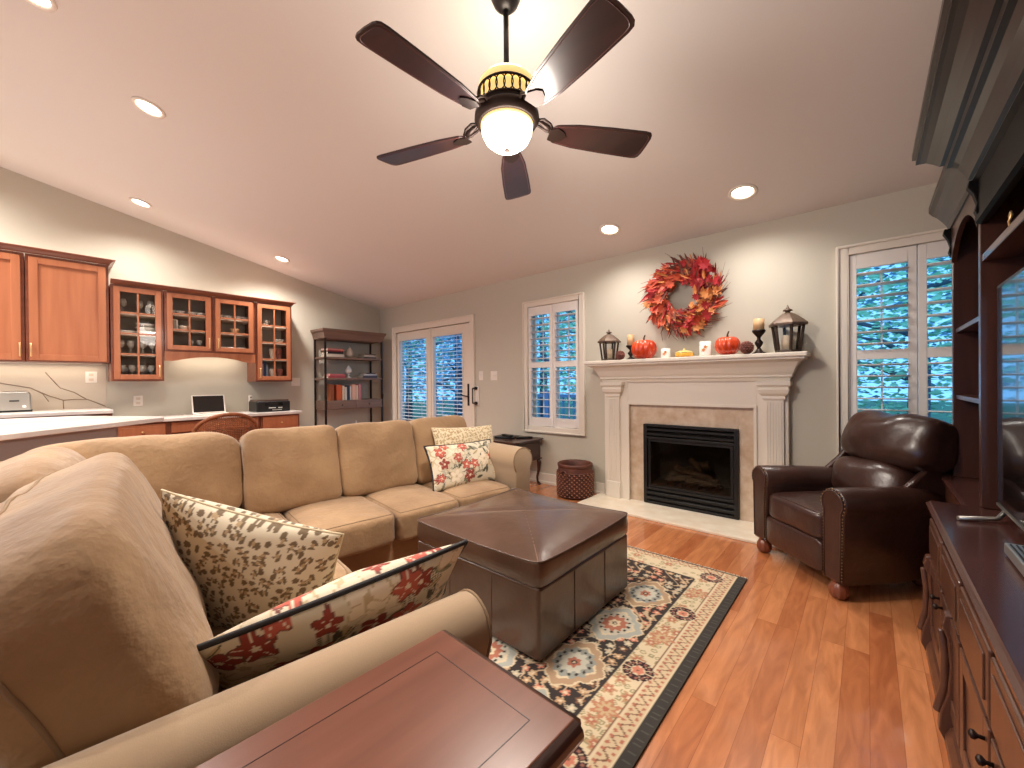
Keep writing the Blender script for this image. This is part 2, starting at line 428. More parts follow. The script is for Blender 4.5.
# rear wall with a wide unseen patio opening, added for cool fill light
zb_ = ceil_z(YB)
D2 = (-5.2, -0.2, 0.0, 2.2)
wb = MB().box(XL, D2[0], YB - WT, YB, 0, zb_).box(D2[1], XR, YB - WT, YB, 0, zb_).box(D2[0], D2[1], YB - WT, YB, D2[3], zb_)
wb.obj('wall_rear', 'wall', kind='structure')
d2 = struct_empty('fill_door', ((D2[0] + D2[1]) / 2, YB, 0))
dw = (D2[1] - D2[0]) / 2
frame_mb(-dw - .08, dw + .08, 0.0, 2.28, .08, -.01, .02, wb=.001).obj('door_frame', 'white', d2)
for k in range(4):
    xa = -dw + 2 * dw * k / 4; xb = xa + 2 * dw / 4
    lf = frame_mb(xa, xb, 0.0, 2.2, .06, -.09, -.05).obj('door_leaf', 'white', d2)
    MB().box(xa + .06, xb - .06, -.072, -.068, .06, 2.14).obj('glass_pane', 'glass', lf)

bb = MB()
for a, b in ((XL, -5.92), (-3.97, -2.05), (-0.43, XR)):
    bb.box(a, b, YF - .016, YF, 0, .12); bb.box(a, b, YF - .026, YF, 0, .03)
bb.obj('baseboard_front', 'white', kind='structure', bevel=.004)
bb = MB().box(XL, XL + .016, 2.3, YF - .03, 0, .12); bb.obj('baseboard_left', 'white', kind='structure', bevel=.004)

def shutter_window(name, W, zmid):
    x0, x1, z0, z1 = W; xc = (x0 + x1) / 2
    e = struct_empty(name, (xc, YF, z0)); w = (x1 - x0) / 2; h = z1 - z0
    # casing around the opening, proud of the wall
    cm = MB()
    for (a, b, c, d_) in ((-w - .06, -w, -.06, h + .06), (w, w + .06, -.06, h + .06), (-w, w, h, h + .06), (-w, w, -.06, 0)):
        cm.box(a, b, -.026, .0, c, d_)
    for (a, b, c, d_) in ((-w - .068, -w - .052, -.068, h + .068), (w + .052, w + .068, -.068, h + .068), (-w - .052, w + .052, h + .052, h + .068), (-w - .052, w + .052, -.068, -.052)):
        cm.box(a, b, -.036, 0, c, d_)
    cm.obj('window_frame', 'white', e, bevel=.004)
    sash = MB(); frame_mb(-w, w, 0, h, .035, .085, .115, mb=sash)
    sash.box(-w + .035, w - .035, .085, .115, h / 2 - .018, h / 2 + .018)
    sash.box(-.012, .012, .09, .11, .035, h - .035)
    sash.obj('window_sash', 'white', e)
    MB().box(-w + .03, w - .03, .098, .102, .03, h - .03).obj('window_pane', 'glass', e)
    for sgn in (-1, 1):
        a, b = (-w + .004, -.002) if sgn < 0 else (.002, w - .004)
        p = MB(); st = .042; frame_mb(a, b, .004, h - .004, st, -.012, .018, wt=.10, wb=.10, mb=p)
        p.box(a + st, b - st, -.012, .018, zmid - z0 - .033, zmid - z0 + .033)
        pn = p.obj('shutter_panel', 'shutter', e, bevel=.003)
        lv = MB()
        for (za, zb) in ((.104, zmid - z0 - .033), (zmid - z0 + .033, h - .104)):
            n = max(1, round((zb - za) / .083))
            for i in range(n):
                zc = za + (zb - za) * (i + .5) / n
                pts = []
                for k in range(10):
                    t = 2 * PI * k / 10
                    yy, zz = .042 * math.cos(t), .0055 * math.sin(t)
                    ca, sa = math.cos(R(-4)), math.sin(R(-4))
                    pts.append((.003 + yy * ca - zz * sa, zc + yy * sa + zz * ca))
                lv.prism(pts, a + st, b - st, 'x', smooth=True)
        lv.obj('louvers', 'shutter', pn)
        xm = (a + b) / 2
        MB().box(xm - .005, xm + .005, .045, .055, .12, zmid - z0 - .05).box(xm - .005, xm + .005, .045, .055, zmid - z0 + .05, h - .12).obj('tilt_rod', 'shutter', pn)
    return e
shutter_window('window_1', W1, 1.375)
shutter_window('window_2', W2, 1.345)

# patio door pair with blinds
def patio_door():
    x0, x1, z0, z1 = D1; xc = (x0 + x1) / 2; w = (x1 - x0) / 2
    e = struct_empty('door_1', (xc, YF, 0))
    cm = MB().box(-w - .08, -w, -.022, 0, 0, z1 + .08).box(w, w + .08, -.022, 0, 0, z1 + .08).box(-w, w, -.022, 0, z1, z1 + .08)
    cm.box(-w - .09, -w - .072, -.034, 0, 0, z1 + .09).box(w + .072, w + .09, -.034, 0, 0, z1 + .09).box(-w - .072, w + .072, -.034, 0, z1 + .072, z1 + .09)
    cm.obj('door_frame', 'white', e, bevel=.004)
    for sgn in (-1, 1):
        a, b = (-w + .006, -.012) if sgn < 0 else (.012, w - .006)
        ga, gb = (a + .065, b - .09) if sgn < 0 else (a + .05, b - .17)
        p = MB().box(a, ga, .01, .055, .01, z1 - .008).box(gb, b, .01, .055, .01, z1 - .008).box(ga, gb, .01, .055, 1.86, z1 - .008).box(ga, gb, .01, .055, .01, .25)
        lf = p.obj('door_leaf', 'white', e, bevel=.003)
        frame_mb(ga - .018, gb + .018, .232, 1.878, .018, .0, .012).obj('glazing_bead', 'white', lf)
        MB().box(ga, gb, .030, .034, .25, 1.86).obj('glass_pane', 'glass', lf)
        bl = MB(); n = 30
        for i in range(n):
            zc = .27 + (1.84 - .27) * i / (n - 1)
            bl.add([(ga, .040, zc - .004), (gb, .040, zc - .004), (gb, .052, zc + .006), (ga, .052, zc + .006), (ga, .040, zc - .0055), (gb, .040, zc - .0055), (gb, .052, zc + .0045), (ga, .052, zc + .0045)],
                   [(0, 1, 2, 3), (7, 6, 5, 4), (0, 4, 5, 1), (1, 5, 6, 2), (2, 6, 7, 3), (3, 7, 4, 0)], None, False)
        for xx in (ga + (gb - ga) * .25, ga + (gb - ga) * .75): bl.tube([(xx, .046, .27), (xx, .046, 1.85)], .0025, 5)
        bl.obj('blinds', 'shutter', lf)
        if sgn > 0:
            hb = MB().box(w - .075, w - .045, .0, .012, .86, 1.16)
            hb.tube([(w - .06, -.03, .99), (w - .06, .0, .99)], .009).tube([(w - .06, -.035, .99), (w - .12, -.045, 1.0), (w - .18, -.04, 1.02)], [.009, .008, .007])
            hb.obj('door_handle', 'black', lf, bevel=.002, label='black lever handle on long plate')
    MB().box(-.012, .012, .0, .055, 0, z1).obj('door_post', 'white', e)
    MB().box(-w, w, -.01, .06, 0, .012).obj('threshold', 'bronze', e)
    return e
patio_door()
# pull handle on a pale plate fixed beside the patio door
t = thing('pull_handle', 'black pull handle with two round knobs on a pale plate right of the patio door', 'handle', (-3.955, YF - .002, 1.0))
MB().box(-.028, .055, -.012, 0, -.13, .13).obj('backplate', 'white_plastic', t, bevel=.004)
MB().tube([(-.012, -.06, -.10), (-.012, -.06, .10)], .008).tube([(-.012, -.06, .10), (.02, -.03, .10), (.02, -.01, .10)], .009).tube([(-.012, -.06, -.10), (.02, -.03, -.10), (.02, -.01, -.10)], .009).obj('grip', 'black', t)
for s in (-1, 1): MB().ball((.02, -.03, .1 * s), .024, 12, 8).obj('knob', 'black', t)

def wall_plate(x, z, w, label, kind='switch'):
    t = thing('light_switch', label, 'light switch', (x, YF, z))
    MB().box(-w / 2, w / 2, -.006, 0, -.06, .06).obj('faceplate', 'white_plastic', t, bevel=.002)
    m = MB()
    for xx in ((0,) if w < .1 else (-.023, .023)): B(xx - .006, xx + .006, -.016, -.006, -.012, .012).obj('toggle', 'white_plastic', t)
wall_plate(-3.86, 1.265, .075, 'white single light switch plate nearer the patio door')
wall_plate(-3.625, 1.26, .115, 'wider white light switch plate nearer the shuttered window')

# marble backsplash panel behind the kitchen counter
bs = B(XL, XL + .012, -3.3, .44, .935, 1.415).obj('backsplash', 'marble')
tag(bs, 'cream marble backsplash with branching brown veins behind the toaster', 'backsplash')
vn = MB()
Xv = XL + .0125
def vein(pts, r=.004): vn.tube([(Xv, p[0], p[1]) for p in pts], r, 5)
vein([(-.6, 1.25), (-.3, 1.215), (-.10, 1.162), (.02, 1.08), (.12, 1.03), (.2, 1.035), (.30, 1.03), (.435, .95)], .005)
vein([(.0, 1.32), (.06, 1.22), (.1, 1.158), (.2, 1.11), (.29, 1.03)], .004)
vein([(.12, 1.03), (.122, .94)], .004); vein([(-.1, 1.162), (-.02, 1.1), (.02, 1.02)], .003)
vn.obj('veins', 'vein', bs)
for y, z, lb in ((.325, 1.27, 'small white outlet high on the marble backsplash right of the toaster'),):
    t = thing('power_outlet', lb, 'outlet', (XL + .012, y, z)); B(0, .006, -.045, .045, -.06, .06).obj('faceplate', 'white_plastic', t, bevel=.002)
    [B(.006, .009, -.018, .018, zz - .014, zz + .014).obj('socket', 'cream', t) for zz in (-.026, .026)]
t = thing('power_outlet', 'white outlet plate on the wall left of the laptop above the desk counter', 'outlet', (XL, .70, 1.0)); B(0, .006, -.04, .04, -.06, .06).obj('faceplate', 'white_plastic', t, bevel=.002)
[B(.006, .009, -.018, .018, zz - .014, zz + .014).obj('socket', 'cream', t) for zz in (-.026, .026)]

t = thing('wall_plate', 'small white wall plate between the right glass cabinet and the bookshelf', 'light switch', (XL, 2.42, 1.21)); B(0, .006, -.06, .06, -.06, .06).obj('faceplate', 'white_plastic', t, bevel=.002)
for yy in (-.022, .022): B(.006, .014, yy - .006, yy + .006, -.012, .012).obj('toggle', 'white_plastic', t)

# ------------------------------------------------------------------ recessed lights
def can_light(x, y, label, r=.075, power=CAN_W, lit=True):
    z = ceil_z(y); t = thing('recessed_light', label, 'ceiling light', (x, y, z), 0, 'recessed ceiling lights')
    tilt = Matrix.Rotation(math.atan(-0.215), 4, 'X')
    ring = MB().lathe([(r + .02, -.001), (r + .018, -.008), (r, -.010), (r - .004, -.002), (r - .006, .0)], 28, (0, 0, 0), tilt); ring.obj('trim_ring', 'white_plastic', t)
    MB().lathe([(.001, -.0035), (r * .6, -.004), (r - .006, -.002)], 28, (0, 0, 0), tilt).obj('lamp_lens', 'bulb', t)
    if power:
        ld = bpy.data.lights.new('downlight', 'SPOT'); ld.energy = power * 3.4; ld.color = WARM; ld.spot_size = R(150); ld.spot_blend = 1.0; ld.shadow_soft_size = .06
        lo = bpy.data.objects.new('downlight', ld); COL.objects.link(lo); lo.parent = t; lo.location = (0, 0, -.03)
can_light(-3.84, .50, 'lit recessed ceiling light above the sectional sofa, mid-ceiling')
can_light(-5.79, .68, 'lit recessed ceiling light above the tall solid kitchen cupboard', power=CAN_W * .6)
can_light(-5.77, 2.05, 'lit recessed ceiling light above the right-hand glass cabinet')
can_light(-.68, 3.34, 'lit recessed ceiling light above the right end of the mantel', power=CAN_W * .36)
can_light(-1.74, 3.34, 'lit recessed ceiling light above the left end of the mantel', power=CAN_W * .36)
can_light(-3.33, -.03, 'lit recessed ceiling light cut by the top edge of the picture')
for x, y in ((-2.6, -1.9), (-4.6, -1.6), (-5.6, -.9), (-1.7, -2.6)):  # extra unseen cans added to lift the room's brightness
    if ceil_z(y) : can_light(x, y, 'added recessed fill light outside the picture', power=CAN_W * 1.9)

# ------------------------------------------------------------------ ceiling fan
def make_fan():
    fx, fy = -1.24, 1.40
    t = thing('ceiling_fan', 'dark five-blade ceiling fan with lit white glass bowl on a rod', 'ceiling fan', (fx, fy, 0))
    zc = ceil_z(fy)
    MB().lathe([(.003, zc - .085), (.03, zc - .08), (.055, zc - .055), (.07, zc - .02), (.075, zc + .012)], 28).obj('canopy', 'black', t)
    MB().lathe([(.0125, 2.56), (.0125, zc - .07)], 16).obj('downrod', 'black', t)
    MB().lathe([(.02, 2.572), (.07, 2.568), (.108, 2.552), (.127, 2.530), (.131, 2.508), (.122, 2.498)], 36).obj('motor_shade', 'cream_glass', t, label='cream glowing glass upper bowl')
    MB().lathe([(.118, 2.498), (.134, 2.498), (.136, 2.490), (.130, 2.488)], 36, cap=False).lathe([(.125, 2.428), (.136, 2.426), (.137, 2.418), (.128, 2.415)], 36, cap=False).obj('band_ring', 'bronze', t)
    MB().lathe([(.104, 2.415), (.112, 2.495)], 32).obj('motor_housing', 'cream_glass', t, label='cream housing behind the filigree')
    fil = MB()
    for k in range(24):
        a = 2 * PI * k / 24; pts = []
        for j in range(14):
            th = 2 * PI * j / 14; aa = a + .16 * math.cos(th); pts.append((.131 * math.cos(aa), .131 * math.sin(aa), 2.458 + .033 * math.sin(th)))
        fil.tube(pts, .0028, 5, closed=True)
    fil.obj('filigree_band', 'bronze', t)
    MB().lathe([(.128, 2.420), (.136, 2.412), (.132, 2.406), (.146, 2.394), (.148, 2.372), (.135, 2.352), (.126, 2.348), (.12, 2.352)], 40).obj('light_kit_ring', 'bronze', t)
    MB().lathe([(.118, 2.360), (.1195, 2.350), (.1185, 2.338)], 36).obj('globe_collar', 'cream_glass', t)
    MB().lathe([(.118, 2.342), (.114, 2.31), (.097, 2.275), (.066, 2.250), (.03, 2.240), (.001, 2.238)], 36).obj('globe', 'globe', t, label='bright white glass bowl')
    MB().lathe([(.001, 2.226), (.01, 2.229), (.014, 2.236), (.008, 2.242)], 14).obj('finial', 'bronze', t)
    ld = bpy.data.lights.new('fan_lamp', 'POINT'); ld.energy = 42; ld.color = (1, .90, .80); ld.shadow_soft_size = .22
    lo = bpy.data.objects.new('fan_lamp', ld); COL.objects.link(lo); lo.parent = t; lo.location = (0, 0, 2.19)
    ld = bpy.data.lights.new('fan_downlamp', 'AREA'); ld.shape = 'DISK'; ld.size = .22; ld.energy = 14; ld.color = (1, .90, .78)
    lo = bpy.data.objects.new('fan_downlamp', ld); COL.objects.link(lo); lo.parent = t; lo.location = (0, 0, 2.222)
    ld = bpy.data.lights.new('fan_uplamp', 'POINT'); ld.energy = 5; ld.color = (1, .85, .7); ld.shadow_soft_size = .1
    lo = bpy.data.objects.new('fan_uplamp', ld); COL.objects.link(lo); lo.parent = t; lo.location = (0, 0, 2.68)
    # blade outline
    out = []
    r1, r2 = .205, .705
    for k in range(9):   # root arc
        a = PI / 2 + PI * k / 8; out.append((r1 + .035 + .035 * math.cos(a), .052 * math.sin(a)))
    out += [(.33, -.068), (.50, -.078)]
    for k in range(9):
        a = -PI / 2 + PI * k / 8
        ex = math.copysign(abs(math.cos(a)) ** .55, math.cos(a)); ey = math.copysign(abs(math.sin(a)) ** .55, math.sin(a))
        out.append((r2 - .045 + .045 * ex,   .083 * ey))
    out += [(.50, .078), (.33, .068)]
    for k in range(5):
        ang = R(54 + 72 * k)
        M = RZ(ang) @ T(0, 0, 2.340) @ Matrix.Rotation(R(-12), 4, 'X')
        bl = MB().prism(out, -.004, .004, 'z', M).obj('blade', 'blade', t, bevel=.0015)
        MB().tube([M @ Vector((p[0] * .965 + .012, p[1] * .86, -.0045)) for p in out], .0016, 4, closed=True).obj('edge_groove', 'blade_rim', bl)
        ar = MB()
        ar.tube([RZ(ang) @ Vector(p) for p in ((.12, 0, 2.385), (.155, 0, 2.39), (.185, 0, 2.372), (.215, 0, 2.356))], [.012, .011, .013, .016], 8)
        ar.prism([(.20, -.03), (.235, -.042), (.27, -.022), (.285, 0), (.27, .022), (.235, .042), (.20, .03)], -.010, -.004, 'z', M)
        ar.tube([RZ(ang) @ Vector(p) for p in ((.13, -.012, 2.385), (.17, -.030, 2.382), (.20, -.028, 2.366), (.22, -.01, 2.350))], .006, 6)
        ar.tube([RZ(ang) @ Vector(p) for p in ((.13, .012, 2.385), (.17, .030, 2.382), (.20, .028, 2.366), (.22, .01, 2.350))], .006, 6)
        ar.obj('blade_arm', 'bronze', t)
make_fan()

# ------------------------------------------------------------------ fireplace
def make_mantel():
    t = thing('fireplace_mantel', 'white fireplace mantel with fluted pilasters and stone surround', 'mantel', (-1.24, YF, 0))
    s = MB()   # backing frame
    s.box(-.78, -.53, -.06, 0, .02, 1.17).box(.565, .78, -.06, 0, .02, 1.17).box(-.53, .565, -.06, 0, .965, 1.17)
    s.obj('frame', 'white', t, bevel=.003)
    s = MB(); frame_mb(-.535, .57, .02, .972, .022, -.075, -.055, wb=.001, mb=s); s.obj('inner_molding', 'white', t, bevel=.004)
    for sx in (-1, 1):
        c = .688 if sx > 0 else -.672; w = .064
        p = MB().box(c - w, c + w, -.085, -.058, .18, 1.02)
        for k in range(6):
            xx = c - w + .018 + k * (2 * w - .036) / 5
            p.box(xx - .005, xx + .005, -.091, -.085, .20, 1.0)
        pl = p.obj('pilaster', 'white', t)
        MB().box(c - w - .006, c + w + .006, -.096, -.058, .02, .18).obj('plinth', 'white', pl, bevel=.004)
        prof = [(0, 1.015), (-.085, 1.015), (-.098, 1.03), (-.096, 1.05), (-.118, 1.07), (-.125, 1.10), (-.118, 1.118), (-.135, 1.135), (-.135, 1.165), (0, 1.165)]
        cp = MB()
        # capital: profile swept on the front with mitred returns
        for k in range(len(prof) - 1):
            (y0, z0), (y1, z1) = prof[k], prof[k + 1]
            if k == 0 or k == len(prof) - 2: continue
        def ring(e, z): 
            ww = w + max(0, (-e - .085)); return [(c - ww, 0, z), (c - ww, e, z), (c + ww, e, z), (c + ww, 0, z)]
        pr = prof[1:-1]
        vs = []; fs = []
        for (y, z) in pr: vs += ring(y, z)
        for k in range(len(pr) - 1):
            for j in range(3): fs.append((4 * k + j, 4 * k + j + 1, 4 * k + 5 + j, 4 * k + 4 + j))
        cp.add(vs, fs, None, False); cp.add(ring(pr[0][0], pr[0][1]), [(0, 1, 2, 3)], None, False); cp.add(ring(pr[-1][0], pr[-1][1]), [(3, 2, 1, 0)], None, False)
        cp.obj('capital', 'white', pl)
    # crown under the shelf, mitred round both ends
    prof = [(-.075, 1.165), (-.085, 1.19), (-.10, 1.20), (-.10, 1.215), (-.115, 1.235), (-.135, 1.275), (-.165, 1.310), (-.20, 1.325), (-.215, 1.330), (-.215, 1.345)]
    vs = []; fs = []
    for (y, z) in prof:
        e = -y - .075; ww = .79 + e * .75
        vs += [(-ww, 0, z), (-ww, y, z), (ww, y, z), (ww, 0, z)]
    for k in range(len(prof) - 1):
        for j in range(3): fs.append((4 * k + j, 4 * k + j + 1, 4 * k + 5 + j, 4 * k + 4 + j))
    n = len(prof)
    fs += [(0, 1, 2, 3), (4 * n - 1, 4 * n - 2, 4 * n - 3, 4 * n - 4)]
    MB().add(vs, fs, None, False).obj('crown_molding', 'white', t)
    MB().box(-.915, .915, -.235, 0, 1.345, 1.378).obj('shelf', 'white', t, bevel=.007)
    st = MB(); st.box(-.53, -.375, -.03, 0, .02, .965).box(.435, .565, -.03, 0, .02, .965).box(-.375, .435, -.03, 0, .77, .965).obj('stone_surround', 'stone', t, bevel=.002, label='mottled tan stone surround')
make_mantel()
h = B(-2.10, -.40, 3.335, YF, 0, .02).obj('hearth_slab', 'hearth', bevel=.004)
tag(h, 'pale stone hearth slab on the floor before the fireplace', 'hearth')

def make_insert():
    t = thing('gas_fireplace', 'black gas fireplace insert with ceramic logs behind dark glass', 'fireplace', (-1.21, YF, 0))
    # open metal box recessed in the wall face
    s = MB()
    s.box(-.395, .395, .30, .31, .035, .76).box(-.395, -.385, -.03, .30, .035, .76).box(.385, .395, -.03, .30, .035, .76).box(-.385, .385, -.03, .30, .75, .76).box(-.385, .385, -.03, .30, .035, .20)
    s.obj('fire_chamber', 'firebox', t)
    f = MB(); frame_mb(-.405, .405, .025, .768, .035, -.06, -.03, wt=.02, wb=.02, mb=f)
    f.box(-.37, .37, -.058, -.032, .63, .65).box(-.37, .37, -.058, -.032, .155, .175)
    f.obj('face_frame', 'black', t, bevel=.002)
    for (za, zb, nm) in ((.655, .745, 'upper_louver'), (.05, .15, 'lower_louver')):
        m = MB(); n = 2
        for i in range(n):
            z = za + (zb - za) * (i + .5) / n; hh = (zb - za) / n * .46
            m.prism([(-.036, z - hh), (-.058, z - hh * .6), (-.058, z + hh * .3), (-.036, z + hh)], -.37, .37, 'x')
        m.obj(nm, 'black', t)
    g = MB(); frame_mb(-.362, .362, .18, .625, .020, -.046, -.036, mb=g); g.obj('door_rim', 'black', t)
    MB().box(-.345, .345, -.043, -.041, .20, .61).obj('fire_glass', 'smoke', t)
    rnd = random.Random(4)
    for (a, b, r) in (((-.24, .16, .29), (.12, .17, .40), .036), ((-.16, .10, .36), (.22, .07, .27), .030), ((-.05, .05, .26), (.22, .09, .25), .030), ((-.23, .06, .25), (-.02, .08, .28), .030), ((-.04, .14, .45), (.07, .12, .33), .026)):
        m = MB(); a = Vector(a); b = Vector(b); pts = [a.lerp(b, i / 8) + Vector((0, 0, rnd.uniform(-.01, .01))) for i in range(9)]
        m.tube(pts, [r * rnd.uniform(.85, 1.15) for _ in pts], 10); m.obj('log', 'log', t)
    m = MB()
    for k in range(7): m.box(-.21 + .07 * k - .008, -.21 + .07 * k + .008, .02, .22, .20, .225)
    m.obj('grate', 'black', t)
make_insert()

# ------------------------------------------------------------------ pattern helpers (surface colours of woven / printed cloth)
def vhash(ix, iy, k=0):
    h = np.sin(ix * 127.1 + iy * 311.7 + k * 74.7) * 43758.5453
    return h - np.floor(h)
def leopard_fn(scale=.042, base=(214, 202, 178), ring=(112, 92, 66), fill=(176, 150, 114)):
    def fn(x, z, s):
        gx, gz = x / scale + 40 + 17 * (s > 0), z / scale * .95 + 40
        bx, bz = math.floor(gx), math.floor(gz); best = (9, 0, 0, 0)
        for i in (-1, 0, 1):
            for j in (-1, 0, 1):
                ix, iz = bx + i, bz + j
                px = ix + .5 + .42 * (float(vhash(ix, iz, 1)) - .5) * 2; pz = iz + .5 + .42 * (float(vhash(ix, iz, 2)) - .5) * 2
                dx, dz = gx - px, gz - pz; el = .75 + .5 * float(vhash(ix, iz, 3)); d = math.hypot(dx * el, dz / el)
                if d < best[0]: best = (d, math.atan2(dz, dx), float(vhash(ix, iz, 4)), float(vhash(ix, iz, 5)))
        d, a, h, h2 = best
        if h < .35: return ring if d < .30 else base          # small solid spots
        if .19 < d < .46 + .04 * math.sin(3 * a + 6 * h) and math.sin(a * 2 + h * 12) > -.72 and math.sin(a + h2 * 9) > -.9: return ring
        if d <= .19: return fill
        return base
    return fn
def floral_fn(seed, W, H, base=(216, 204, 180)):
    rnd = random.Random(seed); items = []
    reds = (190, 92, 76); dred = (150, 62, 52); green = (138, 136, 108); dk = (84, 80, 66); tan = (198, 176, 140); pale = (230, 214, 190); grey = (150, 146, 130)
    for i in range(13): items.append(('fl', rnd.uniform(-W / 2, W / 2), rnd.uniform(-H / 2, H / 2), rnd.uniform(.030, .045), rnd.uniform(0, 6), rnd.choice([reds, reds, dred]), pale))
    for i in range(9): items.append(('fl', rnd.uniform(-W / 2, W / 2), rnd.uniform(-H / 2, H / 2), rnd.uniform(.05, .075), rnd.uniform(0, 6), pale, tan))
    for i in range(52): items.append(('lf', rnd.uniform(-W / 2, W / 2), rnd.uniform(-H / 2, H / 2), rnd.uniform(.022, .045), rnd.uniform(0, 6), rnd.choice([green, grey, dk, tan]), dk))
    for i in range(8): items.append(('st', rnd.uniform(-W / 2, W / 2), rnd.uniform(-H / 2, H / 2), rnd.uniform(.07, .13), rnd.uniform(0, 6), dk, dk))
    for i in range(7): items.append(('dt', rnd.uniform(-W / 2, W / 2), rnd.uniform(-H / 2, H / 2), .035, 0, dk, dk))
    def fn(x, z, s):
        if s > 0: x = -x + .013
        for (k, cx, cz, r, ph, c1, c2) in items:
            dx, dz = x - cx, z - cz; d = math.hypot(dx, dz)
            if d > r * 1.5: continue
            a = math.atan2(dz, dx)
            if k == 'fl':
                R_ = r * (1 + .22 * math.sin(5 * a + ph))
                if d < R_ * .22: return c2
                if d < R_ * .9: return c2 if abs(math.sin(5 * a / 2 + ph)) < .13 and d > .4 * R_ else c1
                if d < R_: return (120, 70, 58) if c1 != pale else tan
            elif k == 'lf':
                u = dx * math.cos(ph) + dz * math.sin(ph); v = -dx * math.sin(ph) + dz * math.cos(ph)
                if abs(u) < r and abs(v) < .34 * r * (1 - (u / r) ** 2): return dk if abs(v) < .0016 else c1
            elif k == 'st':
                u = dx * math.cos(ph) + dz * math.sin(ph); v = -dx * math.sin(ph) + dz * math.cos(ph) - .25 * u * u / r
                if abs(u) < r and abs(v) < .0022: return c1
                if abs(u) < r and abs((abs(v) - (abs((u * 40) % 1 - .5)) * .03)) < .0016 and abs(v) < .014: return c1
            else:
                if d < r and math.hypot((dx * 110) % 1 - .5, (dz * 110) % 1 - .5) < .3: return c1
        return base
    return fn
MT['leo'] = mat_attr('leopard_print_cloth', 0.8, bump=(30, .15, .006), sheen=.2)
MT['flo'] = mat_attr('floral_print_cloth', 0.8, bump=(30, .12, .006))
MT['rug'] = mat_attr('woven_rug', 0.95, bump=(500, .4, .002))
MT['black_cord'] = mat('black_cord', (26, 24, 26), 0.6)
MT['cream_cord'] = mat('cream_cord', (206, 190, 158), 0.7)

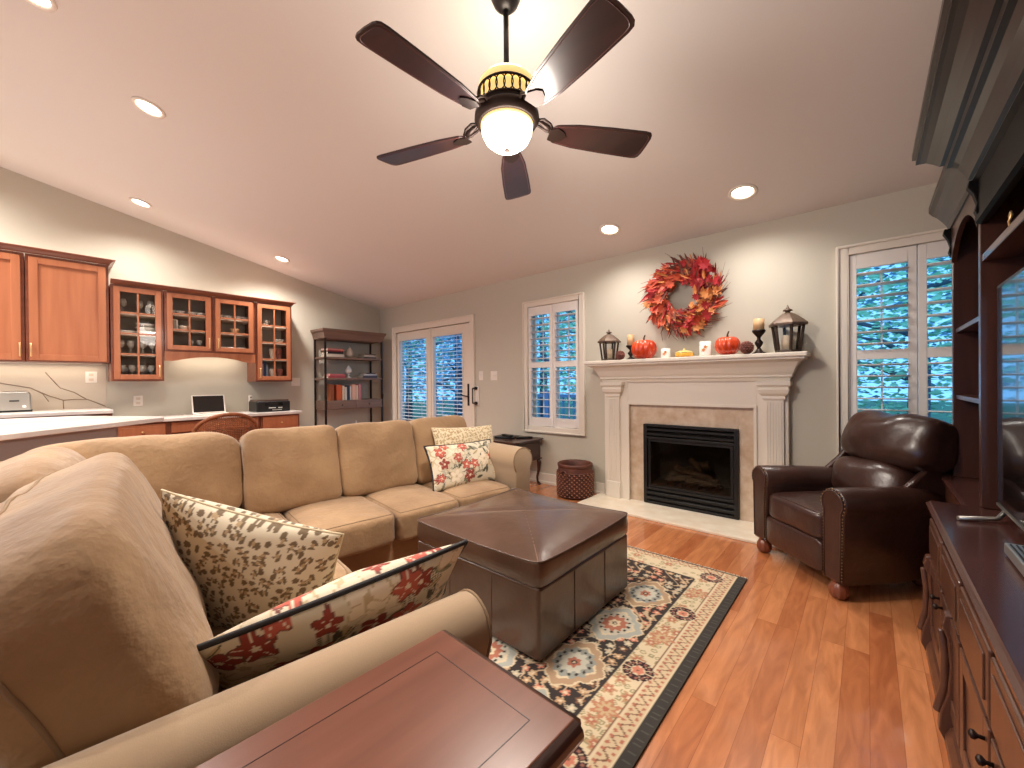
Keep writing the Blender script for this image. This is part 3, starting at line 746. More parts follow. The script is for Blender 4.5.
# ------------------------------------------------------------------ rug
def make_rug():
    x0, x1, y0, y1 = -1.95, -.54, .25, 2.70
    ew = .20                      # depth of the end border
    step = .0055
    nx, ny = int((x1 - x0) / step), int((y1 - y0) / step)
    X, Y = np.meshgrid(np.linspace(x0, x1, nx + 1), np.linspace(y0, y1, ny + 1), indexing='ij')
    cx = (x0 + x1) / 2
    cream = (214, 196, 164); dark = (54, 46, 44); tan = (184, 148, 112); grey = (150, 152, 144); rust = (176, 110, 88); olive = (150, 140, 104); char = (56, 52, 48); pink = (206, 130, 106); brown = (122, 86, 66)
    A = np.zeros(X.shape + (3,)); A[:] = cream
    def put(mk, c): A[mk] = c
    dx = np.minimum(X - x0, x1 - X)          # distance from the long edges
    dy = np.minimum(Y - y0, y1 - Y)
    # scatter of small motifs in cream borders
    def cells(U, V, s, k):
        iu, iv = np.floor(U / s), np.floor(V / s); jx = vhash(iu, iv, k) * .4 + .3; jy = vhash(iu, iv, k + 1) * .4 + .3
        fu, fv = U / s - iu - jx, V / s - iv - jy
        return fu, fv, vhash(iu, iv, k + 2), np.arctan2(fv, fu), np.hypot(fu, fv)
    fu, fv, h, a, d = cells(X, Y, .034, 3)
    ring = (np.abs(d - .30) < .075)
    put(ring & (h < .55), olive); put((d < .12) & (h < .55), (172, 160, 128))
    fu, fv, h, a, d = cells(X + .02, Y, .075, 9)
    put((d < .36 * (1 + .3 * np.sin(6 * a))) & (h > .55), tan); put((d < .22 * (1 + .3 * np.sin(6 * a))) & (h > .55), rust); put((d < .09) & (h > .55), cream)
    # field
    field = (dx > .235) & (dy > ew)
    inA = field
    put(inA, dark)
    fu, fv, h, a, d = cells(X, Y, .052, 21)
    m = inA & (d < .32 * (1 + .28 * np.sin(5 * a + 6 * h)))
    c1 = np.where((h < .3)[..., None], np.array(tan), np.where((h < .55)[..., None], np.array(pink), np.where((h < .8)[..., None], np.array((188, 178, 156)), np.array(brown))))
    A[m] = c1[m]; put(inA & (d < .14), cream)
    # curling vines
    v1 = np.abs(np.sin(X * 46 + 2.2 * np.sin(Y * 26)) + .8 * np.sin(Y * 40 + 2 * np.sin(X * 22)))
    put(inA & (v1 < .17), (196, 170, 138))
    # medallions
    for mx in (cx - .32, cx + .32, cx):
        k = 0
        for my in np.arange(y1 - ew - .0, y0 + .1, -.36):
            yy = my - .0 if mx != cx else my - .18
            yy -= .345
            U, V = (X - mx) / .118, (Y - yy) / .140
            a = np.arctan2(V, U); d = np.hypot(U, V); sc = 1 + .10 * np.cos(4 * a) + .05 * np.cos(12 * a)
            pal = [((176, 146, 116), grey, (196, 192, 176), rust), ((168, 170, 162), (196, 190, 172), rust, cream)][k % 2 if mx != cx else (k + 1) % 2]
            ok = inA
            put(ok & (d < 1.04 * sc), cream); put(ok & (d < .98 * sc), pal[0]); put(ok & (d < .74 * sc), cream)
            put(ok & (d < .70 * (1 + .07 * np.cos(12 * a))), pal[1]); put(ok & (d < .46 * (1 + .12 * np.cos(10 * a))), pal[2])
            put(ok & (np.abs(d - .56) < .05) & (np.sin(14 * a) > .2), dark)
            put(ok & (d < .22 * (1 + .15 * np.cos(6 * a))), pal[3]); put(ok & (d < .10), dark); put(ok & (d < .05), cream)
            k += 1
    put((np.abs(dx - .235) < .005) & (dy > ew), dark); put((np.abs(dy - ew) < .005) & (dx > .235), dark)
    # guard band
    g = (dx < .118) & (dx > .045) | (dy < .07) & (dy > .012) & (dx > .045)
    put(g, (206, 184, 150)); along = np.where((dy < .07) & (dx > .118), X, Y); acr = np.where((dy < .07) & (dx > .118), dy - .04, dx - .082)
    w = np.sin(along * 110) * .016
    put(g & (np.abs(acr - w) < .005), brown); put(g & (np.hypot(((along * 110 / PI) % 1 - .5) * .028, np.abs(acr) - .018) < .007), rust)
    put(g & (np.abs(np.abs(acr) - .032) < .004), cream); put((np.abs(dx - .120) < .003) & (dy > .01), brown)
    # rosettes of dark petals in the main border
    for yy in (2.578, 2.087, 1.56, 1.05, .55):
        for xx in (x1 - .163, x0 + .163):
            U, V = X - xx, Y - yy; a = np.arctan2(V, U); d = np.hypot(U, V)
            put(d < .064, cream); put((np.abs(d - .045) < .016) & (np.abs(np.sin(6 * a)) > .22), (52, 26, 34)); put((np.abs(d - .046) < .006) & (np.abs(np.sin(6 * a)) > .75), (150, 100, 84)); put(d < .022 * (1 + .2 * np.cos(6 * a)), pink); put(d < .006, brown)
    for k, yy in enumerate((2.34, 1.83, 1.30, .80)):
        for xx in (x1 - .168, x0 + .168):
            U, V = X - xx, Y - yy; a = np.arctan2(V, U); d = np.hypot(U, V); put(d < .046 * (1 + .28 * np.cos(8 * a)), (186, 130, 100)); put(d < .028 * (1 + .3 * np.cos(8 * a)), (196, 170, 132)); put(d < .012, rust)
    # dark outer edge
    put(dx < .045, char); put((dx < .045) & (np.abs(np.sin(Y * 160)) < .25) & (np.abs(dx - .022) < .012), (78, 76, 70)); put(dy < .012, (70, 66, 62))
    A = A / 255.0; A = np.where(A <= .04045, A / 12.92, ((A + .055) / 1.055) ** 2.4)
    V = np.stack([X, Y, np.full_like(X, .010)], -1).reshape(-1, 3)
    idx = np.arange((nx + 1) * (ny + 1)).reshape(nx + 1, ny + 1)
    Fq = np.stack([idx[:-1, :-1], idx[1:, :-1], idx[1:, 1:], idx[:-1, 1:]], -1).reshape(-1, 4)
    # skirt
    base = len(V); cor = [(x0, y0), (x1, y0), (x1, y1), (x0, y1)]
    me = bpy.data.meshes.new('area_rug')
    vlist = V.tolist() + [(c[0], c[1], .010) for c in cor] + [(c[0], c[1], .001) for c in cor]
    fl = Fq.tolist() + [[base + i, base + (i + 1) % 4, base + 4 + (i + 1) % 4, base + 4 + i] for i in range(4)]
    me.from_pydata(vlist, [], fl)
    at = me.color_attributes.new('Col', 'FLOAT_COLOR', 'POINT')
    colr = np.ones((len(vlist), 4), np.float32); colr[:base, :3] = A.reshape(-1, 3); colr[base:, :3] = lin(char)
    at.data.foreach_set('color', colr.ravel())
    me.materials.append(MT['rug'])
    o = bpy.data.objects.new('area_rug', me); COL.objects.link(o)
    tag(o, 'patterned rug with dark field, cream flower border and charcoal edge under the ottoman', 'rug')
    fr = MB(); rnd = random.Random(1)
    for ye, sg in ((y1, 1), (y0, -1)):
        x = x0 + .005
        while x < x1:
            l = rnd.uniform(.018, .032); fr.tube([(x, ye - sg * .002, .007), (x + rnd.uniform(-.004, .004), ye + sg * l * .5, .006), (x + rnd.uniform(-.006, .006), ye + sg * l, .003)], [.0026, .0022, .001], 4)
            x += .0065
    f = fr.obj('fringe', mat('rug_fringe', (222, 208, 184), .9), o); f['kind'] = 'stuff'
make_rug()

# ------------------------------------------------------------------ sectional sofa
SOFA = thing('sectional_sofa', 'tan microfiber L-shaped sectional sofa with rolled arms', 'sofa', (-2.2, .9, 0), R(-7))
def make_sofa():
    P = SOFA
    L = [(-.95, -1.20), (1.42, -1.20), (1.42, -.08), (-.08, -.08), (-.08, 1.58), (-.95, 1.58)]
    MB().prism(L, .045, .215, 'z').obj('base', 'fabric', P, bevel=.012)
    bk = MB().prism([(-.97, -1.22), (1.44, -1.22), (1.44, -1.08), (-.80, -1.08), (-.80, 1.60), (-.97, 1.60)], .05, .70, 'z').obj('back_frame', 'fabric', P, bevel=.04, segs=4)
    for (x, y) in ((-.9, -.9), (1.36, -.9), (1.36, -.2), (-.2, 1.5), (-.9, 1.5), (-.22, -.22)):
        MB().lathe([(.022, 0), (.03, .045)], 12, (x, y, 0.001)).obj('foot', 'table_edge', P)
    # arms: rolled profile
    def arm(cx, zc, r, wbody, M, l0, l1):
        prof = []
        prof.append((cx - wbody, .05)); prof.append((cx - wbody, zc - r * .8))
        for k in range(17):
            a = R(205) - R(230) * k / 16
            prof.append((cx + r * math.cos(a), zc + r * math.sin(a)))
        prof.append((cx + wbody, zc - r * .8)); prof.append((cx + wbody, .05))
        mb = MB(); n = len(prof)
        # rounded ends: several slices
        sl = [(l0, .93), (l0 + .012, 1), (l1 - .016, 1), (l1 - .004, .97), (l1, .90)]
        vs = []; fs = []
        for (y, s) in sl:
            for (px, pz) in prof:
                vs.append((cx + (px - cx) * s, y, zc + (pz - zc) * (s if pz > zc - r else 1)))
        for k in range(len(sl) - 1):
            for j in range(n): fs.append((k * n + j, k * n + (j + 1) % n, (k + 1) * n + (j + 1) % n, (k + 1) * n + j))
        fs.append(list(range(n))); fs.append(list(range((len(sl) - 1) * n, len(sl) * n))[::-1])
        mb.add(vs, fs, M, True)
        o = mb.obj('arm', 'fabric_arm', P)
        MB().tube([M @ Vector((cx + (px - cx) * .985, l1 - .004, zc + (pz - zc) * .985)) for px, pz in prof[1:-1]], .0045, 6).obj('piping', 'piping', o)
    arm(1.388, .520, .083, .066, Matrix.Identity(4), -1.19, .035)
    # far arm runs along x; swap axes: local y -> x
    SW = Matrix(((0, 1, 0, 0), (1, 0, 0, 0), (0, 0, 1, 0), (0, 0, 0, 1)))
    arm(1.52, .575, .098, .075, SW, -.94, .02)
    # seat cushions  (w along run, d depth, h)
    def seat(x0, x1, y0, y1, front, seed):
        w, d = x1 - x0, y1 - y0
        M = T((x0 + x1) / 2, (y0 + y1) / 2, .302)
        soft_obj('seat_cushion', 'fabric', P, (w + .006, d + .006, .185), M, piping=((2, 1), (2, -1)), k=9, crown=.024, seed=seed, wr=.0022, pr=.0035)
    seat(-.76, -.015, -.76, -.015, None, 1)
    seat(-.76, .015, -.005, .494, None, 2)
    seat(-.76, .030, .496, .944, None, 3)
    seat(-.76, .020, .946, 1.425, None, 4)
    seat(-.005, .62, -.80, .02, None, 5)
    seat(.625, 1.305, -.80, .02, None, 6)
    # back cushions; local x=width, y=thickness(front +), z=height
    def back(M, w, h=.50, seed=0, th=.25, wr=.004, crown=.0, lean=13, kk=8, fr=.03):
        M = M @ Matrix.Rotation(R(lean), 4, 'X')
        fn, vs, fs = softbox(w, th, h, k=kk, crown=crown, seed=seed, wr=wr, front=fr, n=26)
        o = MB().add(vs, fs, M).obj('back_cushion', 'fabric', P)
        mb = MB()
        pts = []; N = 26; y_ = -.35
        for side in range(4):
            for i in range(N):
                t_ = -1 + 2 * i / N
                u, v = [(t_, -1), (1, t_), (-t_, 1), (-1, -t_)][side]
                pts.append(M @ Vector(fn((u, y_, v))))
        mb.tube(pts, .0045, 6, closed=True).obj('piping', 'piping', o)
    # long run faces +x: rotate so local +y -> +x
    RX = RZ(R(-90))
    for y0, y1, hh, sd in ((-.20, .345, .52, 12), (.35, .915, .51, 13), (.92, 1.43, .52, 14)):
        back(T(-.655, (y0 + y1) / 2, .627) @ RX, y1 - y0 + .012, hh, sd)
    back(T(-.67, -.65, .640) @ RX, .92, .52, 11, kk=4.6)
    # short run faces +y
    back(T(-.26, -.925, .645), .92, .52, 15, .28, kk=4, lean=25)
    back(T(.71, -.715, .655), 1.18, .56, 16, .30, wr=.006, kk=5.5, lean=22, fr=.0)
make_sofa()

# throw pillows.  matrix columns from corner vectors in sofa space, then to world
SM = T(-2.2, .9, 0) @ RZ(R(-7))
def pillow_matrix(center, right, up):
    r = Vector(right).normalized(); u_ = Vector(up); u_ = (u_ - r * u_.dot(r)).normalized(); n = r.cross(u_) * -1
    n = u_.cross(r)
    M = Matrix.Identity(4)
    for i in range(3): M[i][0] = r[i]; M[i][1] = n[i]; M[i][2] = u_[i]; M[i][3] = center[i]
    return SM @ M
def ident(o): return o
o = pillow('throw_pillow', .60, .50, .19, pillow_matrix((.713, -.384, .538), (.68, .70, -.23), (.32, 0, .95)), leopard_fn(.031), MT['leo'], None, pipe=('cream_cord', .004), n=190, pinch=.07)
tag(o, 'large leopard print pillow propped in the near corner of the sofa', 'pillow')
o = pillow('throw_pillow', .66, .37, .14, pillow_matrix((1.12, -.205, .520), (.10, .68, .09), (.20, .0, .22)), floral_fn(3, .66, .40), MT['flo'], None, pipe=('black_cord', .008), n=160, pinch=.06)
tag(o, 'floral lumbar pillow with black piping leaning on the near sofa arm', 'pillow')
o = pillow('throw_pillow', .62, .34, .14, pillow_matrix((-.31, 1.20, .545), (.0, .62, -.01), (-.13, 0, .30)), floral_fn(8, .62, .34), MT['flo'], None, pipe=('black_cord', .008), n=130, pinch=.07)
tag(o, 'floral lumbar pillow with black piping at the far end of the sofa', 'pillow')
o = pillow('throw_pillow', .60, .40, .14, pillow_matrix((-.45, 1.33, .62), (.0, .5, -.02), (-.12, 0, .36)), leopard_fn(.024, (220, 204, 172), (166, 138, 96), (196, 172, 130)), MT['leo'], None, pipe=('cream_cord', .004), n=90, pinch=.06)
tag(o, 'small speckled leopard print pillow behind the far floral pillow', 'pillow')

# ------------------------------------------------------------------ ottoman
def make_ottoman():
    x0, x1, y0, y1 = -1.855, -1.008, 1.31, 2.145
    cx, cy = (x0 + x1) / 2, (y0 + y1) / 2; w, d = x1 - x0, y1 - y0
    t = thing('storage_ottoman', 'square dark brown leather storage ottoman on the patterned rug', 'ottoman', (cx, cy, .011))
    MB().box(-w / 2 + .008, w / 2 - .008, -d / 2 + .008, d / 2 - .008, .012, .315).obj('base', 'leather', t, bevel=.014, segs=3)
    sm = MB()
    for fx in (-.17, .17):
        sm.tube([(fx * w, -d / 2 + .007, .03), (fx * w, -d / 2 + .007, .30)], .0012, 5).tube([(fx * w, d / 2 - .007, .03), (fx * w, d / 2 - .007, .30)], .0022, 5)
        sm.tube([(w / 2 - .007, fx * d, .03), (w / 2 - .007, fx * d, .30)], .0022, 5).tube([(-w / 2 + .007, fx * d, .03), (-w / 2 + .007, fx * d, .30)], .0022, 5)
    sm.obj('side_seams', 'leather', t)
    # lid, softly crowned with four triangular panels
    n = 40; vs = []; fs = []
    def top(u, v):
        s = .5 * (abs(u) + abs(v)) ; m_ = max(abs(u), abs(v)); e = (1 - m_ ** 3)
        z = .425 + .040 * e - .012 * (1 - min(abs(u), abs(v)) ** 2) * m_ ** 6
        dg = min(abs(u - v), abs(u + v)); z -= .008 * math.exp(-(dg / .05) ** 2) * e
        rr = 1 - .012 * (1 - min(abs(u), abs(v)) ** 2) * m_ ** 6
        q = (abs(u) ** 22 + abs(v) ** 22) ** (1 / 22) if m_ > .5 else m_
        k = m_ / q if q > 0 else 1
        return (u * k * w / 2 * rr, v * k * d / 2 * rr, z)
    for i in range(n + 1):
        for j in range(n + 1):
            u = math.sin((i / n - .5) * PI); v = math.sin((j / n - .5) * PI); vs.append(top(u, v))
    for i in range(n):
        for j in range(n): fs.append((i * (n + 1) + j, (i + 1) * (n + 1) + j, (i + 1) * (n + 1) + j + 1, i * (n + 1) + j + 1))
    loop = [i * (n + 1) for i in range(n + 1)] + [n * (n + 1) + j for j in range(1, n + 1)] + [i * (n + 1) + n for i in range(n - 1, -1, -1)] + [j for j in range(n - 1, 0, -1)]
    m = len(loop); b0 = loop
    rings = [(1.004, -.010, None), (1.010, None, .37), (1.006, None, .325), (.99, None, .315)]
    prev = b0
    for (s_, dz, za) in rings:
        cur = []
        for q in b0:
            p = vs[q]; cur.append(len(vs)); vs.append((p[0] * s_, p[1] * s_, p[2] + dz if dz is not None else za))
        for k in range(m): fs.append((prev[k], prev[(k + 1) % m], cur[(k + 1) % m], cur[k]))
        prev = cur
    fs.append(prev)
    lid = MB().add(vs, fs).obj('lid', 'leather', t)
    MB().tube([Vector(vs[q]) * 1.003 for q in b0], .0035, 6, closed=True).obj('edge_piping', 'leather', lid)
    for sgn in (1, -1):
        MB().tube([Vector(top(u, u * sgn)) + Vector((0, 0, -.001)) for u in [math.sin((i / 30 - .5) * PI) * .985 for i in range(31)]], .0030, 5).obj('top_seam', 'seam', lid)
make_ottoman()

# ------------------------------------------------------------------ near end table
def make_near_table():
    t = thing('end_table', 'reddish wood end table with inlaid line beside the near sofa arm', 'table', (-.757, .608, 0), R(-2))
    w, l, h = .375, .78, .595
    MB().box(0, w, -l, 0, h - .022, h).obj('tabletop', 'table', t, bevel=.003)
    i = .055
    il = MB(); z = h + .0002
    for (a, b, c, d_) in ((i, w - i, -i - .0015, -i), (i, w - i, -l + i, -l + i + .0015), (i, i + .0015, -l + i, -i), (w - i - .0015, w - i, -l + i, -i)): il.box(a, b, c, d_, z - .001, z + .0004)
    il.obj('inlay_line', 'inlay', t)
    # bull-nosed edge
    e = MB()
    for pts in ([(w, -l, h - .020), (w, 0, h - .020)], [(0, 0, h - .020), (w, 0, h - .020)], [(0, -l, h - .020), (0, 0, h - .020)], [(0, -l, h - .02), (w, -l, h - .02)]):
        if pts[0][1] == pts[1][1] or pts[0][0] == w:
            e.tube(pts, .0185, 12)
    e.obj('rounded_edge', 'table_edge', t)
    MB().box(.03, w - .03, -l + .03, -.03, h - .14, h - .022).obj('apron', 'table_edge', t, bevel=.004)
    for (x, y) in ((.05, -.05), (w - .05, -.05), (.05, -l + .05), (w - .05, -l + .05)):
        MB().lathe([(.016, 0), (.02, .03), (.018, .06), (.028, .16), (.022, .20), (.030, .30), (.024, .42), (.03, .46)], 16, (x, y, 0.011)).obj('leg', 'table_edge', t)
    MB().box(.05, w - .05, -l + .05, -.05, .16, .18).obj('shelf', 'table_edge', t, bevel=.004)
make_near_table()

# ------------------------------------------------------------------ far end table + remote controls, basket
def make_far_table():
    x1 = -2.81; t = thing('end_table', 'small dark wood end table with cabriole legs behind the far sofa arm', 'table', (x1, 3.50, 0))
    MB().prism([(-.60, -.26), (.0, -.26), (.02, -.20), (.02, .20), (.0, .26), (-.60, .26)], .515, .535, 'z').obj('tabletop', 'table_edge', t, bevel=.006)
    MB().box(-.56, -.02, -.22, .22, .31, .515).obj('body', 'table_edge', t, bevel=.003)
    dr = MB().box(-.02, -.010, -.19, .19, .345, .495).obj('drawer', 'table_edge', t, bevel=.004)
    MB().ball((-.002, 0, .42), .012, 12, 8).obj('knob', 'brass', dr)
    MB().box(-.57, -.005, -.235, .235, .298, .312).obj('apron_molding', 'table_edge', t, bevel=.004)
    for (x, y) in ((-.04, -.20), (-.04, .20), (-.53, -.20), (-.53, .20)):
        sx = 1 if x > -.3 else -1
        MB().tube([(x, y, .31), (x + .018 * sx, y, .26), (x + .012 * sx, y, .18), (x - .012 * sx, y, .09), (x - .008 * sx, y, .04), (x + .012 * sx, y, .018)], [.02, .027, .019, .013, .012, .016], 10).ball((x + .016 * sx, y, .015), (.022, .018, .014), 12, 8).obj('leg', 'table_edge', t)
make_far_table()
for k, (dx, dy, dz, rz, lb) in enumerate(((-.34, 3.50, 0, .3, 'flat black device lowest on the far end table'), (-.30, 3.47, .022, -.25, 'black remote control lying on top of the flat device'), (-.14, 3.58, 0, .9, 'thin black remote control beside the flat device'))):
    t = thing('remote_control', lb, 'remote control', (-2.81 + dx, dy, .536 + dz), rz)
    L_, W_ = ((.24, .16), (.17, .05), (.19, .045))[k]
    MB().box(-L_ / 2, L_ / 2, -W_ / 2, W_ / 2, 0, .02).obj('casing', 'black', t, bevel=.005)
    bt = MB()
    for i in range(4): bt.box(-L_ * .35 + i * L_ * .2, -L_ * .35 + i * L_ * .2 + .012, -.008, .008, .02, .022)
    bt.obj('keypad', 'leather', t)

def make_basket():
    t = thing('wicker_basket', 'round dark woven basket on the floor left of the fireplace', 'basket', (-2.28, 3.585, 0))
    H_ = .335
    MB().lathe([(.145, .004), (.175, .02), (.182, .10), (.180, .20), (.172, H_ - .02), (.165, H_), (.158, H_ - .01), (.166, .2), (.168, .03), (.001, .02)], 40, cap=False).obj('body', 'basket', t)
    wv = MB(); rows = 12
    for i in range(rows):
        z = .02 + .235 * i / (rows - 1); pts = []
        rr = .178 + .006 * math.sin(PI * i / rows)
        for k in range(96):
            a = 2 * PI * k / 96; pts.append(((rr + .005 * math.sin(24 * a + PI * i)) * math.cos(a), (rr + .005 * math.sin(24 * a + PI * i)) * math.sin(a), z))
        wv.tube(pts, .0075, 5, closed=True)
    wv.obj('woven_bands', 'basket', t)
    sp = MB()
    for i in range(rows - 1):
        for k in range(24):
            a = 2 * PI * (k + .5 * (i % 2)) / 24; z = .03 + .235 * i / (rows - 1); rr = .188
            sp.ball((rr * math.cos(a), rr * math.sin(a), z), (.009, .009, .006), 6, 4)
    sp.obj('light_strands', 'basket_lt', t)
    MB().lathe([(.166, H_ - .03), (.179, H_ - .025), (.180, H_ + .002), (.170, H_ + .008), (.160, H_), (.164, H_ - .03)], 40, cap=False).obj('rim', 'basket', t)
    pts = [(-.185 * math.cos(a) * 1.0, 0, 0) for a in (0,)]
    hp = []
    for k in range(20):
        a = PI * 2 * k / 20; th = R(-95) + .22 * math.cos(a); hp.append((.190 * math.cos(th), .190 * math.sin(th), .235 + .045 * math.sin(a)))
    MB().tube(hp, .007, 6, closed=True).obj('handle_ring', 'basket', t)
make_basket()

# ------------------------------------------------------------------ recliner
def make_recliner():
    t = thing('leather_recliner', 'brown leather recliner with rolled arms and nailhead trim beside the window', 'armchair', (-.352, 2.985, 0), R(-46))
    W = .355
    # body between the arms
    MB().prism([(-.235, .03), (.235, .03), (.235, .40), (.19, .66), (-.19, .66), (-.235, .40)], .11, .27, 'z').obj('body', 'leather_r', t, bevel=.02, segs=3)
    soft_obj('footrest_panel', 'leather_r', t, (.46, .07, .18), T(0, .022, .19), k=8, crown=.0, front=.012, seed=3)
    soft_obj('seat_cushion', 'leather_r', t, (.455, .54, .155), T(0, .252, .352), piping=((2, 1), (2, -1)), pm='leather_r', k=8, crown=.035, seed=4, wr=.003)
    for sx in (-1, 1):
        cx = sx * .300; zc = .510; r = .082
        prof = [(cx - sx * .066, .095), (cx - sx * .066, zc - .05)]
        for k in range(17):
            a = R(215) - R(250) * k / 16; prof.append((cx - sx * -r * math.cos(a), zc + r * math.sin(a)))
        prof += [(cx + sx * .066, zc - .07), (cx + sx * .058, .095)]
        n = len(prof); vs = []; fs = []
        sl = [(.0, .90, 0), (.008, 1, 0), (.30, .99, -.004), (.52, .97, -.008), (.66, .93, -.02)]
        for (y, s, dz) in sl:
            for (px, pz) in prof: vs.append((cx + (px - cx) * s - sx * .085 * max(0, (y - .2) / .46) ** 1.5, y, pz if pz < .2 else zc + (pz - zc) * s + dz))
        for k in range(len(sl) - 1):
            for j in range(n): fs.append((k * n + j, k * n + (j + 1) % n, (k + 1) * n + (j + 1) % n, (k + 1) * n + j))
        fs.append(list(range(n))); fs.append(list(range((len(sl) - 1) * n, len(sl) * n)))
        arm = MB().add(vs, fs, None, True).obj('arm', 'leather_r', t)
        # front scroll panel with nailheads
        pts = [(cx + (px - cx) * .82, -.004, zc + (pz - zc) * .82 if pz > .2 else pz + .01) for px, pz in prof]
        MB().prism([(p[0], p[2]) for p in pts], -.006, .004, 'y').obj('front_panel', 'leather_r', arm, bevel=.003)
        MB().tube([(p[0], -.006, p[2]) for p in pts], .0045, 6).obj('welt', 'leather_r', arm)
        nh = MB()
        P_ = [Vector((cx + (px - cx) * .93, -.004, zc + (pz - zc) * .93 if pz > .2 else pz + .005)) for px, pz in prof]
        for a, b in zip(P_[:-1], P_[1:]):
            m_ = max(1, int((b - a).length / .016))
            for i in range(m_): nh.ball(a.lerp(b, i / m_), (.0042, .003, .0042), 6, 4)
        nh.obj('nailhead_trim', mat('nailhead_brass', (150, 120, 90), .35, metal=.8) if sx < 0 else bpy.data.materials['nailhead_brass'], arm)
    # back
    sh = MB().prism([(-.27, .30), (.27, .30), (.30, .56), (.27, .74), (.20, .86), (-.20, .86), (-.27, .74), (-.30, .56)], -.04, .03, 'y', T(.02, .66, .0) @ Matrix.Rotation(R(-14), 4, 'X') @ T(0, -.02, .02))
    sh.obj('back_shell', 'leather_r', t, bevel=.02, segs=3)
    soft_obj('lumbar_cushion', 'leather_r', t, (.47, .20, .26), T(.02, .49, .55) @ Matrix.Rotation(R(-16), 4, 'X'), k=3.6, crown=.0, front=.035, wr=.007, seed=7)
    soft_obj('head_cushion', 'leather_r', t, (.56, .24, .33), T(.06, .60, .80) @ Matrix.Rotation(R(-18), 4, 'X'), k=3.8, crown=.0, front=.045, wr=.008, seed=9)
    for sx in (-1, 1):
        MB().prism([(.44, .50), (.66, .50), (.72, .80), (.64, .78), (.53, .655), (.43, .575)], sx * .245, sx * .285, 'x').obj('wing', 'leather_r', t, bevel=.014, segs=3)
    for (x, y) in ((-.30, .03), (.30, .03), (-.20, .60), (.20, .60)):
        def sq(a, r, z): return 1 + .05 * math.cos(10 * a)
        MB().lathe([(.020, 0), (.032, .006), (.044, .03), (.044, .058), (.032, .082), (.024, .090), (.034, .096), (.036, .110)], 40, (x, y, .001), squash=sq).obj('bun_foot', 'cherry_dark', t)
make_recliner()

